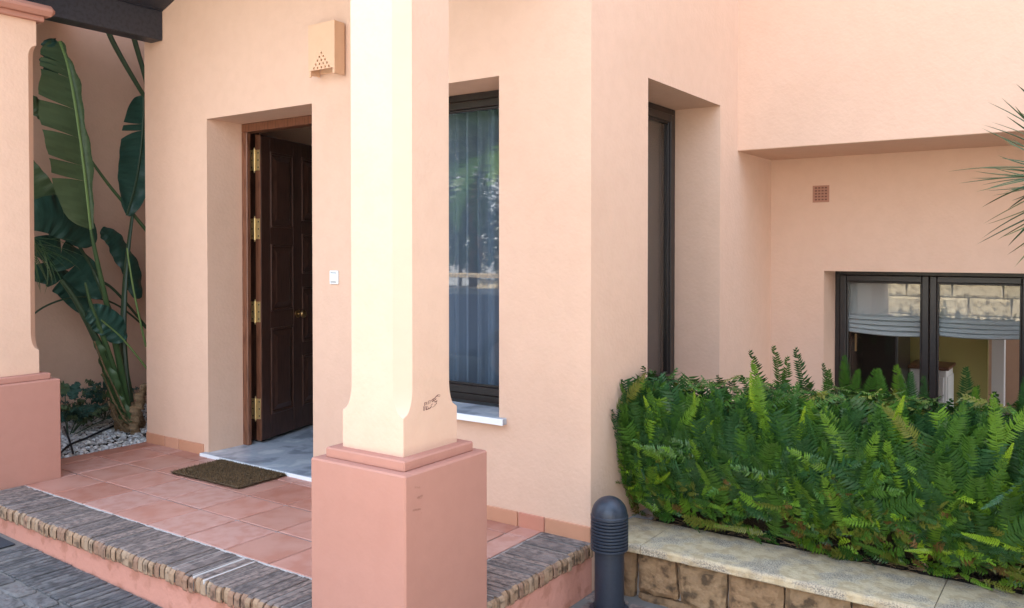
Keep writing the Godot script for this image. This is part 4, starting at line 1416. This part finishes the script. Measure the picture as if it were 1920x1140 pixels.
	# old leaf sheaths at the foot
	for s in [[[[192, 700], [208, 740], [226, 775], [246, 800]], 0.055, M.stalk, 21], [[[203, 752], [214, 778], [228, 800], [244, 812]], 0.045, M.dry, 22], [[[176, 640], [196, 690], [222, 745], [244, 795]], 0.05, M.stalk, 23]]:
		var pts = []
		for q in s[0]: pts.append(P.call(q[0], q[1], -4.20))
		var sh = part("sheath", paddle(pts, Vector3(-0.5, 0.3, -1), s[1], s[1], [], 0.5, s[3]), s[2], t)
		st = mk(); tube(st, smooth(pts, 5), 0.008, 6); part("edge", done(st), M.dry, sh)
	st = mk()
	lathe(st, [[0.11, -0.02], [0.12, 0.04], [0.09, 0.12], [0.05, 0.2], [0.0, 0.22]], 14)
	build("corm", st, M.dry, t)
	for s in [[262, 770, 0.06], [268, 745, 0.05], [258, 800, 0.05]]:
		var c = P.call(s[0], s[1], -4.15)
		part("dry_leaf", paddle([c + Vector3(0.02, -0.09, 0.02), c, c + Vector3(-0.02, 0.10, -0.05)], Vector3(-0.3, 0.1, -1), s[2], s[2], [], 0.6, 31), M.dry, t)
	# fan-palm like tuft of narrow leaflets in front of the dark leaf
	var f = thing("palm_seedling", "tuft of narrow palm leaflets hanging beside the column", "palm", px(62, 455, 0, -4.1))
	var kinds = [blade(0.36, 0.016, 0.9, 0.6), blade(0.42, 0.014, 0.6, 0.6)]
	var lm = [leaf_mat(lin(0.06, 0.12, 0.05), 0.4, 0.3), leaf_mat(lin(0.10, 0.15, 0.07), 0.4, 0.3)]
	rng.seed = 66
	for i in 34:
		var a = rng.randf_range(-1.7, 0.25)
		var d = Vector3(rng.randfn(0.0, 0.25), sin(a), -cos(a) * 1.0)
		var lo = part("leaflet", kinds[i % 2], lm[rng.randi() % 2], f)
		lo.transform = Transform3D(frond_basis(d, Vector3(0.2, -1, 0.1)).scaled(Vector3.ONE * rng.randf_range(0.7, 1.15)), Vector3(rng.randf_range(-0.04, 0.04), rng.randf_range(-0.05, 0.05), rng.randf_range(-0.05, 0.12)))
	st = mk()
	tube(st, smooth([Vector3(0, 0, 0.05), Vector3(-0.25, 0.05, 0.3), Vector3(-0.5, -0.8, 0.45), Vector3(-0.55, -1.45, 0.5)], 6), 0.012, 8)
	build("stalk", st, M.stalk_dark, f)

func make_low_shrubs() -> void:
	rng.seed = 88
	var k = 0
	for s in [[128, 748, -4.5, "low broad leaved plant growing beside the column plinth"], [165, 752, -4.9, "dark low shrub at the foot of the shaded wall"], [196, 748, -4.9, "small leafy shrub beside the banana plant's foot"]]:
		var at = px(s[0], s[1], 0, s[2])
		at.y = -0.045
		var t = thing("low_shrub", s[3], "shrub", at, 0.0, "low plants on the gravel")
		for i in 26:
			var d = Vector3(rng.randfn(0, 0.6), rng.randf_range(0.4, 1.3), rng.randfn(0, 0.6)).normalized()
			var r = rng.randf_range(0.12, 0.34)
			var c = d * r
			var l = rng.randf_range(0.05, 0.10) * (1.7 if k == 0 else 1.0)
			var out = Vector3(d.x, 0.25, d.z).normalized()
			var sd = out.cross(Vector3.UP).normalized()
			part("leaf", paddle([c, c + out * l * 0.5 + Vector3.UP * 0.012, c + out * l * 1.15], sd, l * 0.36, l * 0.36, [], 0.15, i + 1), M.banana if rng.randf() < 0.35 else M.banana_dark, t)
			if i % 3 == 0:
				var st = mk()
				tube(st, [Vector3(d.x * 0.02, 0, d.z * 0.02), c * 0.6, c], 0.004, 5)
				part("stem", done(st), M.stalk_dark, t)
		k += 1

# ---------------------------------------------------------------- behind the panes
func make_inside() -> void:
	var st = mk()
	var c = func(i, y):
		var x = -1.36 + i * 0.0115
		return Vector3(x, y, -0.44 + sin(i * 0.78 + sin(i * 0.23) * 1.2) * 0.028 + sin(i * 0.31 + 1.0) * 0.012)
	for i in 78:
		q4(st, c.call(i, 0.52), c.call(i + 1, 0.52), c.call(i + 1, 2.24), c.call(i, 2.24))
	var cur = build("curtain", st, M.curtain, self)
	tag(cur, "pleated grey blue curtain hanging behind the tall window", "curtain")
	for b in [[0.43, 0.965, "white roman blind drawn half down behind the pane next to the peach wall edge", 1], [1.02, 1.56, "white roman blind drawn half down above the yellow green room", 2]]:
		var t = thing("roman_blind", b[2], "blind", Vector3(b[0], 0, -3.04))
		var w: float = b[1] - b[0]
		st = mk()
		q4(st, Vector3(0, 0.90, 0), Vector3(w, 0.90, 0), Vector3(w, 1.20, 0), Vector3(0, 1.20, 0))
		build("cloth", st, M.blind, t)
		for k in 4:
			st = mk()
			var y0 = 0.885 - k * 0.030
			var seg = 14
			for i in seg:
				var f = func(q, e):
					var u = float(q) / seg
					var sag = sin(u * PI) * 0.012 * (k + 1) / 4.0 + (0.014 * u if b[3] == 1 else -0.006 * u) * k / 3.0
					return Vector3(u * w, y0 - sag + [0.030, 0.018, -0.004, -0.010, -0.004][e], [0.0, 0.030, 0.036, 0.020, 0.0][e] + k * 0.004)
				for e in 4:
					q4(st, f.call(i, e + 1), f.call(i + 1, e + 1), f.call(i + 1, e), f.call(i, e))
			build("fold", st, M.blind, t)
	var cab = thing("cabinet", "white panelled cabinet standing against the yellow green wall indoors", "cabinet", Vector3(0.56, -0.5, -5.0))
	build_box("body", Vector3(0, 0, -0.2), Vector3(0.30, 0.82, 0.2), M.white, cab, 0.005)
	build_box("cabinet_top", Vector3(-0.02, 0.821, -0.22), Vector3(0.32, 0.85, 0.22), M.door_wood, cab, 0.004)
	for y in [0.08, 0.44]:
		build_box("cabinet_door", Vector3(0.02, y, 0.2005), Vector3(0.28, y + 0.32, 0.215), M.white, cab, 0.004)
		build_box("cabinet_door", Vector3(0.3005, y, -0.17), Vector3(0.312, y + 0.32, 0.17), M.white, cab, 0.004)
	var wd = thing("wardrobe", "dark wardrobe standing indoors behind the half drawn blind", "wardrobe", Vector3(-0.2, -0.5, -4.6))
	build_box("carcass", Vector3(0, 0, -0.3), Vector3(0.75, 2.2, 0.28), M.frame, wd, 0.005)
	for x in [0.01, 0.38]:
		var d = build_box("wardrobe_door", Vector3(x, 0.04, 0.2805), Vector3(x + 0.36, 2.16, 0.30), M.frame, wd, 0.004)
		build_box("handle", Vector3(x + (0.32 if x < 0.1 else 0.03), 1.0, 0.3005), Vector3(x + (0.333 if x < 0.1 else 0.043), 1.15, 0.32), M.brass, d)

# ---------------------------------------------------------------- across the street: what the panes mirror
func make_opposite() -> void:
	var w = thing("street_wall", "low sunlit stone wall across the street mirrored in the window panes", "wall", Vector3(0, -0.25, 10.5))
	build_box("backing", Vector3(-14, -0.2, -0.9), Vector3(12, 0.9, -0.55), M.mortar, w)
	rng.seed = 12
	var protos = []
	for k in 6:
		var st = mk()
		rough_block(st, [Vector2(0, 0), Vector2(0.62 + 0.05 * k, 0.0), Vector2(0.60 + 0.05 * k, 0.34), Vector2(0.01, 0.33)], 0.25, 500 + k)
		protos.append([done(st), 0.62 + 0.05 * k])
	for row in 3:
		var x = -9.0 + row * 0.3
		while x < 7.0:
			var q = protos[rng.randi() % 6]
			var o = part("stone", q[0], M.pale_stones[rng.randi() % 2], w)
			o.transform = Transform3D(Basis(Vector3.UP, PI), Vector3(x + q[1], row * 0.36, -1.0))
			x += q[1] + 0.02
	build_box("coping", Vector3(-14, 1.09, -1.06), Vector3(12, 1.17, -0.5), M.coping, w, 0.01)
	# palm whose crown is mirrored in the tall window
	var t = thing("palm_tree", "feather palm across the street mirrored in the tall window", "palm", Vector3(-6.2, -0.2, 7.4))
	var st = mk()
	var rr = []
	var pts = smooth([Vector3(0, 0, 0), Vector3(0.1, 1.5, 0), Vector3(0.05, 3.2, 0.05)], 8)
	for i in pts.size(): rr.append(0.20 - 0.004 * i + (0.012 if i % 2 else 0.0))
	tube(st, pts, rr, 12)
	build("trunk", st, M.dry, t)
	var fm = [frond_mesh(71, 2.4, 0.75, 1.9, 1.0, 48), frond_mesh(72, 2.2, 0.7, 1.4, 1.0, 44, 0.2)]
	for i in 34:
		var el = rng.randf_range(-0.1, 1.2)
		var az = i * 2.4
		var d = Vector3(cos(az) * cos(el), sin(el), sin(az) * cos(el))
		var o = part("frond", fm[i % 2], M.fronds[[0, 2, 3][rng.randi() % 3]], t)
		o.transform = Transform3D(frond_basis(d, Vector3(d.x, -0.6, d.z)), Vector3(0.05, 3.2, 0.05))
	make_car()
	rng.seed = 404
	for k in 3:  # unseen trees added to dim light from the right
		var tr = thing("added_cypress", ["narrow unseen tree closest to the house wall, added to dim side light", "second added unseen tree of the row counted from the house", "last added unseen tree of the row towards the street"][k], "tree", Vector3(3.7 + 0.12 * sin(k * 2.0), -0.32, 0.5 + k * 1.1), 0.0, "unseen trees added to dim side light")
		st = mk()
		tube(st, [Vector3.ZERO, Vector3(0.02, 1.6, 0), Vector3(0, 4.6, 0.02)], [0.09, 0.07, 0.02], 8)
		build("trunk", st, M.dry, tr)
		var tm = MultiMesh.new()
		tm.transform_format = MultiMesh.TRANSFORM_3D
		tm.use_colors = true
		tm.mesh = frond_mesh(6, 0.34, 0.14, 0.4, 1.0, 8)
		tm.instance_count = 1500
		for i in 1500:
			var y = pow(rng.randf(), 0.8)
			var az = rng.randf() * TAU
			var d = Vector3(cos(az), 0, sin(az))
			var r = 0.62 * sin(PI * clampf(0.12 + 0.86 * y, 0, 1)) * pow(rng.randf(), 0.3) + 0.05
			tm.set_instance_transform(i, Transform3D(frond_basis(d * 0.5 + Vector3(0, 1, 0), d + Vector3(rng.randfn(0, 0.5), 0.2, rng.randfn(0, 0.5))), Vector3(0, 0.1 + y * 4.7, 0) + d * r))
			var v = rng.randf_range(0.6, 1.3)
			tm.set_instance_color(i, Color(0.05 * v, 0.09 * v, 0.03 * v))
		var ti = MultiMeshInstance3D.new()
		ti.name = "crown"
		ti.multimesh = tm
		ti.material_override = M.frond_white
		tr.add_child(ti)
		tag(ti, "", "", "", "stuff")
	var trees := ["tall leafy tree beside the palm across the street", "widest leafy tree behind the parked car", "leafy tree at the end of the stone wall across the street"]
	var spots := [[-9.5, 10.8, 4.2, 1], [-6.0, 12.6, 4.6, 0], [-14.0, 11.5, 4.4, 2]]
	for q in spots:
		var tr = thing("street_tree", trees[q[3]], "tree", Vector3(q[0], -0.3, q[1]), 0.0, "trees across the street")
		st = mk()
		tube(st, smooth([Vector3.ZERO, Vector3(0.1, q[2] * 0.4, 0), Vector3(-0.05, q[2] * 0.8, 0.1)], 5), 0.14, 9)
		build("trunk", st, M.dry, tr)
		var tm = MultiMesh.new()
		tm.transform_format = MultiMesh.TRANSFORM_3D
		tm.use_colors = true
		tm.mesh = frond_mesh(6, 0.42, 0.2, 0.7, 1.0, 8)
		tm.instance_count = 1800
		for i in 1800:
			var d = Vector3(rng.randfn(), rng.randfn(), rng.randfn()).normalized()
			var lump = 0.8 + 0.25 * sin(d.x * 5.0 + q[0]) * cos(d.y * 4.0 + d.z * 5.0)
			tm.set_instance_transform(i, Transform3D(frond_basis(d + Vector3(0, 0.3, 0), Vector3(rng.randfn(), 1, rng.randfn())), Vector3(0, q[2] * 0.8, 0) + d * Vector3(2.6, 2.4, 2.0) * lump * pow(rng.randf(), 0.35)))
			var v = rng.randf_range(0.6, 1.3)
			tm.set_instance_color(i, Color(0.045 * v, 0.085 * v, 0.024 * v))
		var ti = MultiMeshInstance3D.new()
		ti.name = "crown"
		ti.multimesh = tm
		ti.material_override = M.frond_white
		tr.add_child(ti)
		tag(ti, "", "", "", "stuff")
	for s in [[-3.5, 12.0, 1.5, "rounded shrub behind the stone wall, nearest the palm"], [-0.5, 12.3, 1.2, "lowest shrub behind the sunlit stone wall"], [2.5, 12.2, 1.7, "shrub behind the stone wall on the added tree side"], [-7.0, 12.2, 1.9, "shrub between two trees behind the stone wall"], [-11.0, 12.2, 2.2, "tallest shrub at the far end of the stone wall"]]:
		var b = thing("street_shrub", s[3], "shrub", Vector3(s[0], -0.25, s[1]), 0.0, "shrubs across the street")
		st = mk()
		tube(st, [Vector3.ZERO, Vector3(0.05, s[2] * 0.5, 0), Vector3(0, s[2] * 0.9, 0.05)], 0.05, 7)
		build("trunk", st, M.dry, b)
		var mm = MultiMesh.new()
		mm.transform_format = MultiMesh.TRANSFORM_3D
		mm.use_colors = true
		mm.mesh = frond_mesh(5, 0.32, 0.12, 0.7, 1.0, 10)
		mm.instance_count = 500
		for i in 500:
			var d = Vector3(rng.randfn(), rng.randfn(), rng.randfn()).normalized()
			mm.set_instance_transform(i, Transform3D(frond_basis(d + Vector3(0, 0.3, 0), Vector3(rng.randfn(), 1, rng.randfn())), Vector3(0, s[2], 0) + d * Vector3(1.2, 0.75, 0.8) * pow(rng.randf(), 0.4)))
			var v = rng.randf_range(0.7, 1.3)
			mm.set_instance_color(i, Color(0.07 * v, 0.13 * v, 0.03 * v))
		var mi = MultiMeshInstance3D.new()
		mi.name = "foliage"
		mi.multimesh = mm
		mi.material_override = M.frond_white
		b.add_child(mi)
		tag(mi, "", "", "", "stuff")

func make_car() -> void:
	var t = thing("parked_car", "dark blue parked car mirrored in the tall window", "car", Vector3(-4.65, -0.13, 4.35), deg_to_rad(3))
	var paint = mat(lin(0.02, 0.035, 0.075), 0.15)
	paint.clearcoat_enabled = true
	paint.clearcoat = 1.0
	# body: side profile swept across the width, narrower at the shoulders
	var low = [[-2.1, 0.32], [-2.15, 0.62], [-2.0, 0.86], [-1.2, 0.98], [1.1, 1.02], [2.0, 0.96], [2.12, 0.6], [2.1, 0.32]]
	var top = [[-1.15, 0.98], [-0.45, 1.42], [0.2, 1.55], [1.2, 1.50], [1.75, 1.05]]
	var st = mk()
	var hull = func(poly: Array, w0: float, w1: float):
		var n = poly.size()
		var ymin = 9.0
		var ymax = -9.0
		for q in poly:
			ymin = minf(ymin, q[1]); ymax = maxf(ymax, q[1])
		var l = []; var r = []
		for q in poly:
			var w = lerpf(w0, w1, (q[1] - ymin) / (ymax - ymin))
			l.append(Vector3(q[0], q[1], w)); r.append(Vector3(q[0], q[1], -w))
		for i in n:
			var j = (i + 1) % n
			q4(st, l[i], l[j], r[j], r[i])
		for i in range(1, n - 1):
			t3(st, l[0], l[i + 1], l[i])
			t3(st, r[0], r[i], r[i + 1])
	hull.call(low, 0.88, 0.82)
	build("body", st, paint, t)
	st = mk()
	hull.call(top, 0.80, 0.62)
	build("cabin", st, mat(lin(0.02, 0.022, 0.025), 0.05), t)
	st = mk()
	hull.call([[-0.42, 1.425], [0.2, 1.555], [1.2, 1.51], [1.25, 1.54], [0.2, 1.59], [-0.45, 1.45]], 0.63, 0.60)
	build("car_roof", st, paint, t)
	for x in [-1.35, 1.35]:
		for z in [-0.82, 0.82]:
			var wh = Node3D.new()
			wh.name = "wheel"
			t.add_child(wh, true)
			wh.position = Vector3(x, 0.33, z)
			wh.rotation.x = PI / 2
			st = mk()
			lathe(st, [[0.20, -0.1], [0.31, -0.1], [0.33, -0.07], [0.33, 0.07], [0.31, 0.1], [0.20, 0.1]], 24)
			part("tyre", done(st), M.black, wh)
			st = mk()
			lathe(st, [[0.0, -0.08], [0.2, -0.09], [0.2, 0.09], [0.0, 0.08]], 16)
			part("rim", done(st), mat(lin(0.5, 0.5, 0.52), 0.3, null, 1.0, null, 1.0, 1.0), wh)
	for z in [-0.62, 0.62]:
		part("headlight", box_mesh(Vector3(-2.14, 0.66, z - 0.16), Vector3(-2.06, 0.78, z + 0.16), 0.02), M.white, t)

func _ready() -> void:
	make_view()
	make_materials()
	make_street()
	make_porch()
	make_house()
	var c = column(Vector3(-0.216, 0, 1.075), "peach porch column with a dark scribble, at the right corner of the step")
	marks(c, "scribble", Vector3(0.1533, 0.785, 0.045), Vector3.FORWARD, 0.115, 0.052, [
		[8, 40, 8, 62, 1, 0.7], [8, 42, 22, 40, 1, 0.6], [22, 40, 22, 58, 1, 0.6], [10, 52, 20, 50, 1, 0.5], [32, 36, 32, 56, 1, 0.6], [32, 36, 44, 34, 1, 0.5], [44, 34, 40, 54, 1, 0.5], [50, 36, 76, 22, 2, 0.6], [54, 46, 80, 32, 2, 0.6], [58, 30, 74, 52, 1, 0.6], [78, 18, 90, 8, 2, 0.8], [92, 6, 106, 12, 1, 0.6], [84, 14, 104, 22, 1, 0.4],
		[4, 66, 4, 92, 2, 0.6], [16, 68, 18, 90, 2, 0.7], [18, 90, 34, 88, 2, 0.6], [26, 70, 32, 86, 1, 0.5], [38, 88, 50, 78, 2, 0.8], [46, 70, 58, 60, 1, 0.7], [58, 84, 76, 74, 1, 0.5], [72, 52, 86, 46, 2, 0.6], [84, 46, 82, 64, 1, 0.7], [70, 70, 84, 66, 1, 0.6]], Color(0.42, 0.24, 0.22), 4, "faint dark scribbled writing")
	marks(c, "scuff", Vector3(0.2365, 0.45, 0.215), Vector3.FORWARD, 0.12, 0.12, [[30, 14, 60, 20, 2, 0.05], [44, 46, 74, 44, 2, 0.09], [50, 50, 70, 50, 1, 0.08], [20, 76, 62, 80, 2, 0.08], [66, 90, 70, 94, 1, 0.05]], Color(0.36, 0.17, 0.15), 5)
	column(Vector3(-3.431, 0, 1.075), "peach porch column standing next to the white gravel and large leaved plant")
	make_roof()
	make_wall_lamp()
	make_doorbell()
	make_vent()
	make_mat()
	make_planter()
	make_bollard()
	make_hedge()
	make_ferns()
	make_yucca()
	make_side_garden()
	make_inside()
	make_opposite()
